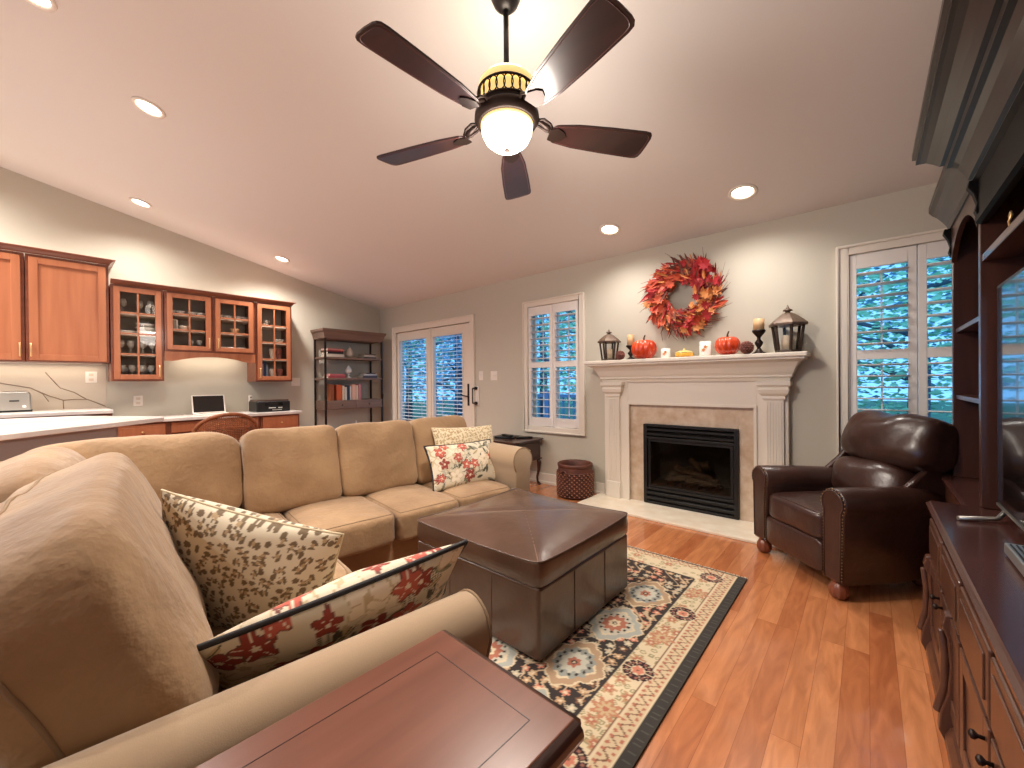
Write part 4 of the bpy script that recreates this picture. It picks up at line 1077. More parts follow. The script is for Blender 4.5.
# ------------------------------------------------------------------ entertainment unit
def make_unit():
    t = thing('entertainment_unit', 'large dark wood entertainment unit with crown molding along the right wall', 'entertainment unit', (0, 0, 0))
    XW = XR - .01
    y0, y1, y2 = .35, 2.50, 3.26         # middle section, tower
    fx, ftx = .205, .315                 # base fronts
    ux = .345                            # uppers
    base = MB().box(fx, XW, y0, y1, .07, .605).box(fx + .03, XW, y0 + .01, y1 - .01, .0, .07)
    base.obj('base_cabinet', 'brown_lt', t, bevel=.003)
    MB().box(ftx, XW, y1, y2, .0, .605).obj('tower_base', 'brown_lt', t, bevel=.003)
    def slab(x0, a, b, nm):
        prof = [(x0 + .02, .598), (x0 + .006, .604), (x0 + .004, .612), (x0 - .010, .618), (x0 - .018, .626), (x0 - .018, .634), (x0 - .008, .640), (x0 - .004, .645), (XW, .645), (XW, .598)]
        MB().prism(prof, a, b, 'y').obj(nm, 'brown_top', t)
    slab(fx, y0 - .01, y1 + .02, 'countertop'); slab(ftx, y1 + .02, y2 + .015, 'tower_countertop')
    # base drawers / doors with knobs on the front (faces -x)
    ys = [2.47, 2.10, 1.72, 1.33, .94, .55]
    for k in range(len(ys) - 1):
        a, b = ys[k + 1] + .012, ys[k] - .012
        d = MB().box(fx - .012, fx, a, b, .43, .585).obj('drawer', 'brown_lt', t, bevel=.005)
        MB().box(fx - .016, fx - .011, a + .03, b - .03, .455, .56).obj('drawer_panel', 'brown_lt', d, bevel=.003)
        d2_ = MB().box(fx - .012, fx, a, a + .05, .10, .41).box(fx - .012, fx, b - .05, b, .10, .41).box(fx - .012, fx, a + .05, b - .05, .36, .41).box(fx - .012, fx, a + .05, b - .05, .10, .15).box(fx - .006, fx, a + .05, b - .05, .15, .36)
        dd = d2_.obj('door', 'brown_lt', t, bevel=.003)
        yk = b - .03 if k % 2 else a + .03
        for par, kz, ky in ((dd, .37, yk),):
            MB().lathe([(.005, 0), (.004, .010), (.010, .016), (.010, .022), (.003, .026)], 14, (0, 0, 0), T(fx - .012, ky, kz) @ Matrix.Rotation(R(-90), 4, 'Y')).obj('knob', 'bronze', par)
    # carved corbels along the base
    for yc in (2.485, 1.91, 1.135):
        pts = [(fx, .42), (fx - .022, .415), (fx - .03, .38), (fx - .018, .34), (fx - .012, .25), (fx - .018, .16), (fx - .034, .10), (fx - .038, .04), (fx - .02, .0), (fx, .0)]
        MB().prism(pts, yc - .022, yc + .022, 'y').tube([(fx - .03, yc, .36), (fx - .02, yc, .28), (fx - .022, yc, .18), (fx - .038, yc, .09)], [.010, .012, .012, .014], 8).obj('carved_corbel', 'brown_lt', t, bevel=.004)
    mold = MB()
    mold.prism([(fx, .0), (fx - .024, .0), (fx - .024, .035), (fx - .012, .06), (fx, .07)], y0, y1, 'y')
    mold.obj('base_molding', 'brown_lt', t)
    # uppers: middle section side panels, tower panels, back
    ztop = 2.02
    MB().box(ux, XW, y1 + .005, y1 + .045, .646, ztop).obj('side_panel', 'brown', t, bevel=.002)
    MB().box(ux, XW, y0 - .02, y0 + .02, .646, ztop).obj('side_panel', 'brown', t, bevel=.002)
    MB().box(ux, XW, y2 - .035, y2, .646, ztop).obj('side_panel', 'brown', t, bevel=.002)
    MB().box(XW - .02, XW, y0 + .02, y2 - .035, .646, ztop).obj('back_panel', 'brown', t)
    for z in (1.075, 1.43): MB().box(ux + .012, XW - .02, y1 + .045, y2 - .035, z - .011, z + .011).obj('tower_shelf', 'brown', t, bevel=.002)
    MB().box(ux + .004, XW - .02, y0 + .02, y1 + .005, 1.645, 1.675).obj('bridge_shelf', 'brown_top', t, bevel=.003, label='glossy bridging shelf above the television')
    MB().box(ux, XW, y0 - .02, y2, ztop - .02, ztop).obj('top_panel', 'brown', t)
    # scalloped valance at the top of the tower (arched)
    a, b = y1 + .045, y2 - .035; pts = []
    N = 18
    for i in range(N + 1):
        u = i / N; pts.append((a + (b - a) * u, 1.80 + .13 * math.sin(PI * u) ** .7))
    for i in range(N):
        pass
    v = MB()
    for i in range(N):
        v.prism([(pts[i][0], pts[i][1]), (pts[i + 1][0], pts[i + 1][1]), (pts[i + 1][0], ztop - .02), (pts[i][0], ztop - .02)], ux - .004, ux + .016, 'x')
    v.obj('arched_valance', 'brown', t)
    # crown moulding: profile in x,z, swept along y with mitred far return
    def crown(prof, xf, ya, yb, xback, nm):
        vs = []; fs = []; n = len(prof)
        for (e, z) in prof: vs += [(xf - e, ya, z), (xf - e, yb + e, z), (xback, yb + e, z)]
        for k in range(n - 1):
            for j in range(2): fs.append((3 * k + j, 3 * k + j + 1, 3 * k + 4 + j, 3 * k + 3 + j))
        fs.append([3 * k for k in range(n)]); fs.append([3 * (n - 1), 3 * (n - 1) + 1, 3 * (n - 1) + 2, 2, 1, 0])
        return MB().add(vs, fs, None, False).obj(nm, 'crown', t)
    prof = [(.0, 1.985), (.012, 1.985), (.014, 2.005), (.026, 2.010), (.036, 2.04), (.05, 2.075), (.066, 2.095), (.082, 2.10), (.086, 2.118), (.100, 2.122), (.118, 2.145), (.140, 2.168), (.160, 2.178), (.172, 2.182), (.172, 2.205), (.184, 2.212), (.184, 2.235), (.0, 2.235)]
    crown(prof, ux, y0 - .02, y1 + .045, XW, 'crown_molding')
    prof2 = [(.0, 1.985), (.010, 1.985), (.016, 2.01), (.03, 2.04), (.05, 2.075), (.066, 2.095), (.080, 2.12), (.080, 2.15), (.0, 2.15)]
    crown(prof2, ux, y1 + .045, y2, XW, 'tower_crown')
    # carved scroll ends under the crown
    for yc in (y1 + .022, y2 - .018):
        pts = [(ux, 1.985), (ux - .03, 1.985), (ux - .034, 1.96), (ux - .018, 1.93), (ux - .008, 1.89), (ux - .014, 1.86), (ux - .008, 1.84), (ux, 1.83)]
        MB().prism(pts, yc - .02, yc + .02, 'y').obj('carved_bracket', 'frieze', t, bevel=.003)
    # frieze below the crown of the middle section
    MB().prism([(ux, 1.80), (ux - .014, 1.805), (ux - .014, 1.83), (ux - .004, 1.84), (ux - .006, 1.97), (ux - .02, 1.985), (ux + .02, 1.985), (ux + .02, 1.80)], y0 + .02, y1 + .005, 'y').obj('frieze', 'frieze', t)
make_unit()
def make_tv():
    t = thing('television', 'black flat television on a silver stand in the entertainment unit', 'television', (.375, 1.67, .646))
    MB().box(.0, .03, -.75, .75, .045, .885).obj('cabinet', 'black', t, bevel=.006)
    MB().box(-.001, .002, -.735, .735, .06, .87).obj('screen', 'screen', t); MB().box(-.003, .031, -.752, .752, .038, .047).obj('bezel_strip', 'steel', t)
    for s in (-1, 1):
        MB().tube([(.015, .66 * s, .05), (-.02, .62 * s, .012), (-.125, .56 * s, .009)], [.008, .008, .008], 8).tube([(.015, .66 * s, .05), (.06, .66 * s, .012), (.16, .66 * s, .009)], .008, 8).obj('foot', 'steel', t)
make_tv()
t = thing('cable_box', 'grey ribbed media box on the entertainment unit in front of the television', 'media box', (.305, 1.76, .646))
MB().box(-.0, .10, -.12, .13, .004, .036).obj('casing', 'steel', t, bevel=.004)
m = MB()
for i in range(8): m.box(.008 + .0115 * i, .011 + .0115 * i, -.10, .11, .036, .039)
m.obj('vent_ribs', 'black', t)
MB().box(.005, .095, -.11, .12, 0, .004).obj('base_plate', 'black', t)
t = thing('brass_ornament', 'small curled brass ornament on the bridging shelf above the television', 'ornament', (.385, 2.27, 1.676))
MB().lathe([(.022, 0), (.022, .006), (.006, .012)], 14).obj('base', 'brass', t)
MB().tube([(0, 0, .01), (0, 0, .035), (-.006, -.012, .055), (0, -.02, .075), (0, -.005, .09), (0, .012, .08), (0, .008, .062)], .004, 8).obj('curl', 'brass', t)

# ------------------------------------------------------------------ mantel decorations
MZ = 1.3785
def lantern(x, y, s, label, rz, cl):
    t = thing('lantern', label, 'lantern', (x, y, MZ), rz)
    n = 6; rb, rt = .078 * s, .105 * s; h = .20 * s
    def hexa(r, z): return [(r * math.cos(2 * PI * k / n + PI / 6), r * math.sin(2 * PI * k / n + PI / 6), z) for k in range(n)]
    b = MB(); a0 = hexa(rb * 1.12, 0); a1 = hexa(rb * 1.12, .018 * s); b.add(a0 + a1, [list(range(n))[::-1], list(range(n, 2 * n))] + [(k, (k + 1) % n, n + (k + 1) % n, n + k) for k in range(n)], None, False); b.obj('base', 'lantern', t, bevel=.002)
    p0 = hexa(rb, .018 * s); p1 = hexa(rt * .96, h)
    for k in range(n): MB().tube([p0[k], p1[k]], .0105 * s, 4).obj('post', 'lantern', t)
    g = MB()
    for k in range(n):
        k2 = (k + 1) % n; g.add([p0[k], p0[k2], p1[k2], p1[k]], [(0, 1, 2, 3)], None, False)
    g.obj('glass_panes', 'glass', t)
    rf = MB(); r_ = [hexa(rt * 1.22, h), hexa(rt * 1.24, h + .016 * s), hexa(rt * .95, h + .045 * s), hexa(rt * .48, h + .085 * s), hexa(rt * .22, h + .098 * s)]
    vs = sum(r_, []); fs = [list(range(n))[::-1], list(range(4 * n, 5 * n))]
    for i in range(4): fs += [(i * n + k, i * n + (k + 1) % n, (i + 1) * n + (k + 1) % n, (i + 1) * n + k) for k in range(n)]
    rf.add(vs, fs, None, False); ro = rf.obj('roof', 'lantern_roof', t, bevel=.002)
    MB().lathe([(.02 * s, h + .096 * s), (.014 * s, h + .106 * s), (.032 * s, h + .112 * s), (.030 * s, h + .12 * s), (.014 * s, h + .128 * s), (.008 * s, h + .14 * s), (.003 * s, h + .155 * s)], 16).obj('finial', 'lantern_roof', t)
    c = thing('pillar_candle', cl, 'candle', (x, y, MZ + .0185 * s))
    MB().lathe([(.034 * s, 0), (.034 * s, .11 * s), (.030 * s, .113 * s), (.001, .108 * s)], 20).obj('wax', 'candle', c); MB().tube([(0, 0, .107 * s), (0, .001, .12 * s)], .0012, 5).obj('wick', 'black', c)
lantern(-1.925, 3.665, .88, 'smaller wooden lantern with glass panes at the left end of the mantel', .1, 'cream candle inside the smaller lantern at the mantel left end')
lantern(-.452, 3.665, 1.0, 'larger wooden lantern with metal roof at the right end of the mantel', .35, 'cream candle inside the larger lantern at the mantel right end')

def candle_holder(x, y, h, label, cl, squat=False):
    t = thing('candle_holder', label, 'candle holder', (x, y, MZ))
    MB().lathe([(.048, 0), (.048, .008), (.03, .016), (.014, .03 * h / .14), (.011, .25 * h), (.028, .42 * h), (.030, .48 * h), (.012, .62 * h), (.014, .70 * h), (.040, .88 * h), (.046, .94 * h), (.046, h), (.001, h)], 24).obj('turned_stem', 'bronze', t)
    c = thing('pillar_candle', cl, 'candle', (x, y, MZ + h + .0005)); ch = .085 if squat else .10; rr = .038 if squat else .033
    MB().lathe([(rr, 0), (rr, ch), (rr - .005, ch + .002), (.001, ch - .008)], 22).obj('wax', 'candle_tan', c); MB().tube([(0, 0, ch - .009), (0, .001, ch + .008)], .0012, 5).obj('wick', 'black', c)
candle_holder(-1.715, 3.70, .14, 'shorter dark turned candle holder beside the left pumpkin', 'tan banded candle on the shorter holder beside the left pumpkin')
candle_holder(-.640, 3.66, .185, 'taller dark turned candle holder beside the larger lantern', 'wide tan banded candle on the taller holder beside the larger lantern', True)
def pumpkin(x, y, r, hh, label, seed):
    t = thing('pumpkin', label, 'pumpkin', (x, y, MZ))
    def sq(a, rr, z): return 1 - .10 * abs(math.cos(5.5 * a + seed)) ** 6 if rr > .01 else 1
    prof = []
    for i in range(17):
        th = PI * i / 16; rr = math.sin(th) ** .75 * r; z = hh / 2 - math.cos(th) * hh / 2 - .014 * math.exp(-((PI - th) / .45) ** 2)
        prof.append((max(rr, .001), max(z, 0.0)))
    MB().lathe(prof, 66, squash=sq).obj('body', 'pumpkin', t)
    MB().tube([(0, 0, hh - .018), (.002, 0, hh + .01), (.012, 0, hh + .035)], [.010, .007, .006], 7).obj('stem', 'stem', t)
pumpkin(-1.565, 3.655, .114, .188, 'glossy orange pumpkin on the left side of the mantel', 0)
pumpkin(-.862, 3.655, .094, .160, 'smaller glossy orange pumpkin on the right side of the mantel', 1)
def pinecone(x, y, s, label):
    t = thing('pinecone', label, 'pinecone', (x, y, MZ)); m = MB(); rnd = random.Random(int(s * 1000))
    m.ball((0, 0, .040 * s), (.030 * s, .030 * s, .036 * s), 12, 8); m.obj('core', 'pine', t); m = MB()
    for i in range(9):
        th = PI * (i + .7) / 9.6
        for k in range(max(4, int(14 * math.sin(th)))):
            a = 2 * PI * k / max(4, int(14 * math.sin(th))) + i * .6
            m.ball((.034 * s * math.sin(th) * math.cos(a), .034 * s * math.sin(th) * math.sin(a), .040 * s + .036 * s * math.cos(th)), (.009 * s, .009 * s, .006 * s), 6, 4)
    m.obj('scales', 'pine', t)
pinecone(-1.775, 3.60, 1.1, 'brown pinecone ball between the smaller lantern and a candle holder')
pinecone(-.712, 3.60, 1.25, 'brown pinecone ball at the foot of the taller candle holder')
def votive(x, y, r, h, label):
    t = thing('votive_candle', label, 'candle', (x, y, MZ))
    MB().lathe([(r * .96, 0), (r, h * .1), (r, h), (r * .92, h), (r * .9, h * .85), (.001, h * .82)], 24).obj('wax', 'whitec', t)
    lf = MB()
    for dx, dz, c in ((-.05, .42, 0), (.30, .62, 1)):
        pts = []
        for k in range(10):
            a = 2 * PI * k / 10; rr = r * (.46 if k % 2 == 0 else .22)
            ang = -PI / 2 + (dx * r + rr * math.cos(a)) / r; pts.append(((r + .0012) * math.cos(ang), (r + .0012) * math.sin(ang), h * dz + rr * math.sin(a)))
        lf.add(pts, [list(range(10))], None, False)
    lf.obj('leaf_print', 'leaf_y', t)
    ld = MB().tube([(0, 0, h * .82), (0, 0, h * .95)], .0015, 5).obj('wick', 'black', t)
votive(-1.365, 3.66, .040, .085, 'short white candle with a gold leaf beside the left pumpkin')
votive(-1.035, 3.67, .046, .125, 'taller white candle with a gold leaf beside the right pumpkin')
t = thing('glass_dish', 'low lidded amber glass dish at the middle of the mantel', 'dish', (-1.205, 3.66, MZ))
def sq2(a, r, z): return 1 + .03 * math.cos(16 * a)
MB().lathe([(.05, 0), (.072, .01), (.074, .032), (.070, .036)], 64, squash=sq2).obj('bowl', mat('amber_glass', (236, 176, 60), .2, coat=.5), t)
MB().lathe([(.072, .037), (.066, .048), (.035, .058), (.008, .062), (.010, .072), (.002, .080)], 64, squash=sq2).obj('lid', mat('pale_amber_glass', (236, 208, 130), .2, coat=.5), t)

# wreath
def make_wreath():
    t = thing('autumn_wreath', 'round wreath of red, orange and gold autumn leaves above the mantel', 'wreath', (-1.235, YF - .045, 1.925))
    rnd = random.Random(7)
    ring = MB()
    for q in range(7):
        ph = rnd.uniform(0, 6); pts = []
        for k in range(48):
            a = 2 * PI * k / 48; rr = .215 + .03 * math.sin(5 * a + ph) ; pts.append((rr * math.cos(a), .022 * math.cos(7 * a + ph) , rr * math.sin(a)))
        ring.tube(pts, .006, 5, closed=True)
    for q in range(46):   # loose twigs flying out
        a = rnd.uniform(0, 2 * PI); r1 = rnd.uniform(.24, .30); r2 = r1 + rnd.uniform(.06, .15); b = a + rnd.uniform(.15, .45)
        ring.tube([(r1 * math.cos(a), -.02, r1 * math.sin(a)), ((r1 + r2) / 2 * math.cos((a + b) / 2), -.05, (r1 + r2) / 2 * math.sin((a + b) / 2)), (r2 * math.cos(b), -.03 - rnd.uniform(0, .04), r2 * math.sin(b))], [.003, .0025, .0012], 4)
    ring.obj('twig_ring', 'leaf_d', t)
    maple = [(0, 0), (.10, .16), (.34, .10), (.28, .30), (.50, .42), (.30, .52), (.30, .74), (.12, .66), (0, 1.0)]
    maple = maple + [(-x, y) for x, y in maple[-2:0:-1]]
    oval = [(0, 0), (.12, .2), (.17, .45), (.12, .75), (0, 1)]; oval = oval + [(-x, y) for x, y in oval[-2:0:-1]]
    long_ = [(0, 0), (.06, .25), (.075, .5), (.05, .8), (0, 1)]; long_ = long_ + [(-x, y) for x, y in long_[-2:0:-1]]
    groups = {'red_leaves': ('leaf_r', MB()), 'orange_leaves': ('leaf_o', MB()), 'gold_leaves': ('leaf_y', MB()), 'brown_leaves': ('leaf_d', MB())}
    def leaf(mb, shape, size, a, r, yd, dirang, tilt, roll_):
        M = T(r * math.cos(a), yd, r * math.sin(a)) @ Matrix.Rotation(-dirang, 4, 'Y') @ Matrix.Rotation(tilt, 4, 'Z') @ Matrix.Rotation(roll_, 4, 'X')
        vs = [(y * size, -.10 * size * (x * x * 4) - .12 * size * y * y, x * size) for x, y in shape]
        c = (.5 * size, .02 * size, 0); n = len(vs)
        mb.add([c] + vs, [(0, 1 + k, 1 + (k + 1) % n) for k in range(n)], M, False)
    for i in range(520):
        a = 2 * PI * i / 520 + rnd.uniform(-.05, .05)
        r = rnd.uniform(.12, .295); layer = rnd.random()
        deg = math.degrees(a) % 360
        # colour zones seen on the wreath
        if deg < 60: w = (6, 2, 2, 2)
        elif deg < 110: w = (3, 2, 1, 6)
        elif deg < 215: w = (3, 6, 1, 2)
        elif deg < 290: w = (2, 4, 4, 4)
        else: w = (3, 3, 4, 3)
        nm = rnd.choices(list(groups), w)[0]
        shp = rnd.choices([maple, oval, long_], (2, 2, 4) if nm != 'brown_leaves' else (0, 0, 5))[0]
        size = rnd.uniform(.075, .12) * (1.15 if shp is long_ else 1)
        dirang = a + rnd.uniform(.2, 1.9)
        leaf(groups[nm][1], shp, size, a, r, -.01 - .085 * layer, dirang, rnd.uniform(-.5, .5), rnd.uniform(-.7, .7))
    for nm, (m_, mb) in groups.items():
        o = mb.obj(nm, m_, t); o['kind'] = 'stuff'
make_wreath()

# ------------------------------------------------------------------ kitchen wall cabinets (fronts face +x)
CF = -6.0   # front plane of the wall cabinets
def vframe(mb, y0, y1, z0, z1, w, xa, xb):
    mb.box(xa, xb, y0, y0 + w, z0, z1).box(xa, xb, y1 - w, y1, z0, z1).box(xa, xb, y0 + w, y1 - w, z0, z0 + w).box(xa, xb, y0 + w, y1 - w, z1 - w, z1)
    return mb
def bar_handle(par, y, z0, z1, x):
    MB().tube([(x, y, z0), (x + .022, y, z0), (x + .026, y, z0 + .006), (x + .026, y, z1 - .006), (x + .022, y, z1), (x, y, z1)], .0065, 6).obj('handle', 'brass', par)
def carcass(t, y0, y1, z0, z1, closed=False):
    m = MB(); th = .018
    if closed: m.box(XL + .003, CF, y0, y1, z0, z1)
    else:
        m.box(XL + .003, CF, y0, y0 + th, z0, z1).box(XL + .003, CF, y1 - th, y1, z0, z1).box(XL + .003, CF, y0 + th, y1 - th, z0, z0 + th).box(XL + .003, CF, y0 + th, y1 - th, z1 - th, z1)
        vframe(m, y0 + .001, y1 - .001, z0 + .001, z1 - .001, .03, CF - .02, CF + .0005)
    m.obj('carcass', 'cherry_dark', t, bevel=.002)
    if not closed: MB().box(XL + .004, XL + .010, y0 + th, y1 - th, z0 + th, z1 - th).obj('back_panel', 'cabinside', t)
def solid_cab(y0, y1, z0, z1, hy, label):
    t = thing('wall_cabinet', label, 'cabinet'); carcass(t, y0, y1, z0, z1, True)
    m = vframe(MB(), y0 + .022, y1 - .022, z0 + .012, z1 - .03, .058, CF + .001, CF + .021); m.box(CF + .001, CF + .010, y0 + .075, y1 - .075, z0 + .07, z1 - .085)
    d = m.obj('door', 'cherry', t, bevel=.003); bar_handle(d, hy, z0 + .05, z0 + .17, CF + .02)
solid_cab(-.12, .445, 1.415, 2.44, -.088, 'large solid cherry wall cupboard left of the glass cabinets')
solid_cab(-.69, -.125, 1.415, 2.44, -.155, 'solid cherry wall cupboard cut by the left edge of the picture')
SHZ = {}
def glass_cab(y0, y1, z0, z1, rows, hside, label, key, xfront=0):
    t = thing('glass_door_cabinet', label, 'cabinet'); carcass(t, y0, y1, z0, z1)
    a, b, c, d_ = y0 + .022, y1 - .022, z0 + .02, z1 - .02; w = .050
    m = vframe(MB(), a, b, c, d_, w, CF + .002, CF + .022)
    dr = m.obj('door', 'cherry', t, bevel=.003)
    mu = MB(); mu.box(CF + .004, CF + .018, (a + b) / 2 - .008, (a + b) / 2 + .008, c + w, d_ - w)
    for i in range(1, rows):
        z = c + w + (d_ - c - 2 * w) * i / rows; mu.box(CF + .004, CF + .018, a + w, b - w, z - .008, z + .008)
    mu.obj('muntins', 'cherry', dr, bevel=.002)
    MB().box(CF + .008, CF + .010, a + w - .004, b - w + .004, c + w - .004, d_ - w + .004).obj('glass_pane', 'glass', dr)
    hy = b - .022 if hside > 0 else a + .022
    bar_handle(dr, hy, c + .03, c + .15, CF + .021)
    zs = []
    for i in range(1, rows):
        z = c + w + (d_ - c - 2 * w) * i / rows - .004; zs.append(z)
        MB().box(XL + .012, CF - .025, y0 + .02, y1 - .02, z - .012, z).obj('shelf', 'shelf_edge', t)
    SHZ[key] = [z0 + .018] + zs
glass_cab(.455, .885, 1.225, 2.25, 4, 1, 'tall glass-door cabinet beside the solid cupboard, holding platters', 'a')
glass_cab(.89, 1.345, 1.565, 2.25, 3, 1, 'short glass-door cabinet above the desk, left one of the pair', 'b')
glass_cab(1.347, 1.795, 1.565, 2.25, 3, -1, 'short glass-door cabinet above the desk, right one of the pair', 'c')
glass_cab(1.80, 2.245, 1.215, 2.25, 4, -1, 'tall glass-door cabinet at the right end holding blue books', 'd')
def cab_crown(y0, y1, z, hh, e, label, left=False):
    prof = [(0, z), (.006, z), (.010, z + hh * .25), (e * .45, z + hh * .55), (e * .8, z + hh * .8), (e, z + hh * .85), (e, z + hh), (0, z + hh)]
    vs = []; fs = []; n = len(prof)
    for (q, zz) in prof:
        vs += [(CF + q, y0, zz), (CF + q, y1 + q, zz), (XL + .003, y1 + q, zz)]
    for k in range(n - 1):
        for j in range(2): fs.append((3 * k + j, 3 * k + j + 1, 3 * k + 4 + j, 3 * k + 3 + j))
    o = MB().add(vs, fs, None, False).obj('crown_molding', 'cherry_dark'); tag(o, label, 'molding')
cab_crown(-.69, .447, 2.441, .055, .05, 'cherry crown molding along the top of the solid cupboards')
cab_crown(.456, 2.247, 2.251, .05, .045, 'cherry crown molding along the top of the glass-door cabinets')
# arched valance between the two tall glass cabinets
v = MB(); N = 24; a, b = .89, 1.797
for i in range(N):
    def zz(u): return 1.455 + .058 * max(0, 1 - ((u - .5) / .40) ** 2) if abs(u - .5) < .40 else 1.455
    u0, u1 = i / N, (i + 1) / N
    v.prism([(a + (b - a) * u0, zz(u0)), (a + (b - a) * u1, zz(u1)), (a + (b - a) * u1, 1.563), (a + (b - a) * u0, 1.563)], CF - .018, CF + .001, 'x')
tag(v.obj('arched_valance', 'cherry'), 'arched cherry valance under the pair of short glass cabinets', 'valance')

# crockery in the glass cabinets
def bowl_thing(x, y, z, r, h, label, m='whitec', group='dishes in the glass cabinets', kind='bowl'):
    o = MB().lathe([(r * .45, 0), (r * .5, h * .1), (r * .85, h * .6), (r, h), (r * .94, h), (r * .78, h * .6), (r * .4, h * .18), (.001, h * .15)], 18).obj(kind, m)
    o.location = (x, y, z + .001); tag(o, label, kind, group); return o
def glass_thing(x, y, z, s, label, group='stemmed glasses in the glass cabinets'):
    t = thing('wine_glass', label, 'glass', (x, y, z + .001), 0, group)
    MB().lathe([(.032 * s, 0), (.030 * s, .004), (.005, .010), (.004, .075 * s)], 14).obj('stem', 'clearware', t)
    MB().lathe([(.004, .075 * s), (.028 * s, .095 * s), (.036 * s, .125 * s), (.030 * s, .165 * s), (.028 * s, .165 * s), (.033 * s, .125 * s), (.002, .08 * s)], 14).obj('cup', 'clearware', t)
za, zb_, zc_, zd = SHZ['a'], SHZ['b'], SHZ['c'], SHZ['d']
GA = 'stemmed glasses on the bottom shelf of the platter cabinet'
for i, (x, y) in enumerate(((-6.1, .55), (-6.12, .63), (-6.1, .71), (-6.12, .79), (-6.2, .59), (-6.2, .67), (-6.2, .75))): glass_thing(x, y, za[0], .95, 'clear stemmed glass on the bottom shelf of the platter cabinet', GA)
GB = 'stemmed glasses on the second shelf of the platter cabinet'
for x, y in ((-6.1, .54), (-6.11, .62), (-6.1, .72), (-6.11, .80)): glass_thing(x, y, za[1], .95, 'clear stemmed glass on the second shelf of the platter cabinet', GB)
for x, y in ((-6.1, .56), (-6.12, .70), (-6.1, .79)): glass_thing(x, y, za[3], 1.0, 'clear stemmed glass on the top shelf of the platter cabinet', 'stemmed glasses on the top shelf of the platter cabinet')
for k, (y, dz, r, lb) in enumerate(((.58, 0, .085, 'white platter stacked left on the third shelf of the platter cabinet'), (.745, 0, .10, 'large white platter at the bottom of the right platter stack'), (.745, .045, .09, 'middle white platter of the right platter stack'), (.745, .090, .085, 'topmost white platter of the right platter stack'))):
    bowl_thing(-6.13, y, za[2] + dz, r, .042, lb, 'whitec', 'white platters in the tall left glass cabinet', 'platter')
for k, y in enumerate((.97, 1.055, 1.165, 1.25)): bowl_thing(-6.12, y, zb_[2], .046, .055, 'small white bowl on the top shelf of the left short glass cabinet', 'whitec', 'bowls on the top shelf of the left short cabinet')
for y in (1.44, 1.53, 1.64, 1.715): bowl_thing(-6.12, y, zc_[2], .046, .055, 'small white bowl on the top shelf of the right short glass cabinet', 'whitec', 'bowls on the top shelf of the right short cabinet')
o = bowl_thing(-6.1, 1.08, zb_[1], .055, .06, 'tan bowl on the middle shelf of the left short glass cabinet', 'cream')
o = bowl_thing(-6.1, 1.60, zc_[1], .05, .075, 'tan bowl on the middle shelf of the right short glass cabinet', 'candle_tan')
t = thing('photo_frame', 'small white standing frame in the left short glass cabinet', 'photo frame', (-6.08, .985, zb_[1] + .001), .2)
vframe(MB(), -.04, .04, 0, .13, .012, -.005, .005).obj('frame', 'whitec', t); MB().box(-.003, .001, -.03, .03, .01, .12).obj('picture', 'cabinside', t)
for y, r in ((.975, .05), (1.05, .035)): bowl_thing(-6.1, y, zb_[0], r, .05, 'white bowl on the bottom shelf of the left short glass cabinet', 'whitec', 'bowls on the bottom shelf of the left short cabinet')
for y in (1.15, 1.235): glass_thing(-6.1, y, zb_[0], .8, 'clear stemmed glass on the bottom shelf of the left short glass cabinet', 'stemmed glasses in the left short cabinet')
for y, r in ((1.45, .055), (1.55, .06), (1.67, .055)): bowl_thing(-6.12, y, zc_[0], r, .07, 'white bowl on the bottom shelf of the right short glass cabinet', 'whitec', 'bowls on the bottom shelf of the right short cabinet')
bowl_thing(-6.1, 2.12, zd[2], .06, .06, 'grey glass bowl on the third shelf of the right tall glass cabinet', 'clearware')
bowl_thing(-6.1, 1.95, zd[3], .06, .08, 'pale glass bowl on the top shelf of the right tall glass cabinet', 'clearware')
for i in range(4):
    y = 1.885 + .028 * i; hh = (.24, .22, .25, .21)[i]
    t = thing('book', 'blue-spined book standing in the right tall glass cabinet, ' + ('leftmost of four', 'second of four from the left', 'third of four from the left', 'rightmost of four')[i], 'book', (-6.10, y, zd[0] + .001), 0, 'books in the right tall glass cabinet')
    c = mat('book_blue_%s' % 'abcd'[i], ((60, 92, 150), (120, 150, 190), (50, 76, 120), (140, 160, 180))[i], .6)
    MB().box(-.15, .0, -.012, .012, 0, .003).box(-.15, 0, -.012, -.010, .003, hh).box(-.15, 0, .010, .012, .003, hh).box(-.003, 0, -.010, .010, .003, hh).obj('cover', c, t)
    MB().box(-.146, -.004, -.0095, .0095, .004, hh - .005).obj('pages', 'cream', t)
for i, (y, z, r) in enumerate(((2.03, 0, .04), (2.12, 0, .045), (2.03, 1, .04), (2.11, 1, .045))):
    bowl_thing(-6.10, y, zd[z], r, .15, 'red and white mug-like jar on the %s shelf of the right tall glass cabinet' % ('bottom', 'second')[z], 'pine' if i % 2 else 'cream', 'jars on the %s shelf of the right tall glass cabinet' % ('bottom', 'second')[z], 'jar')
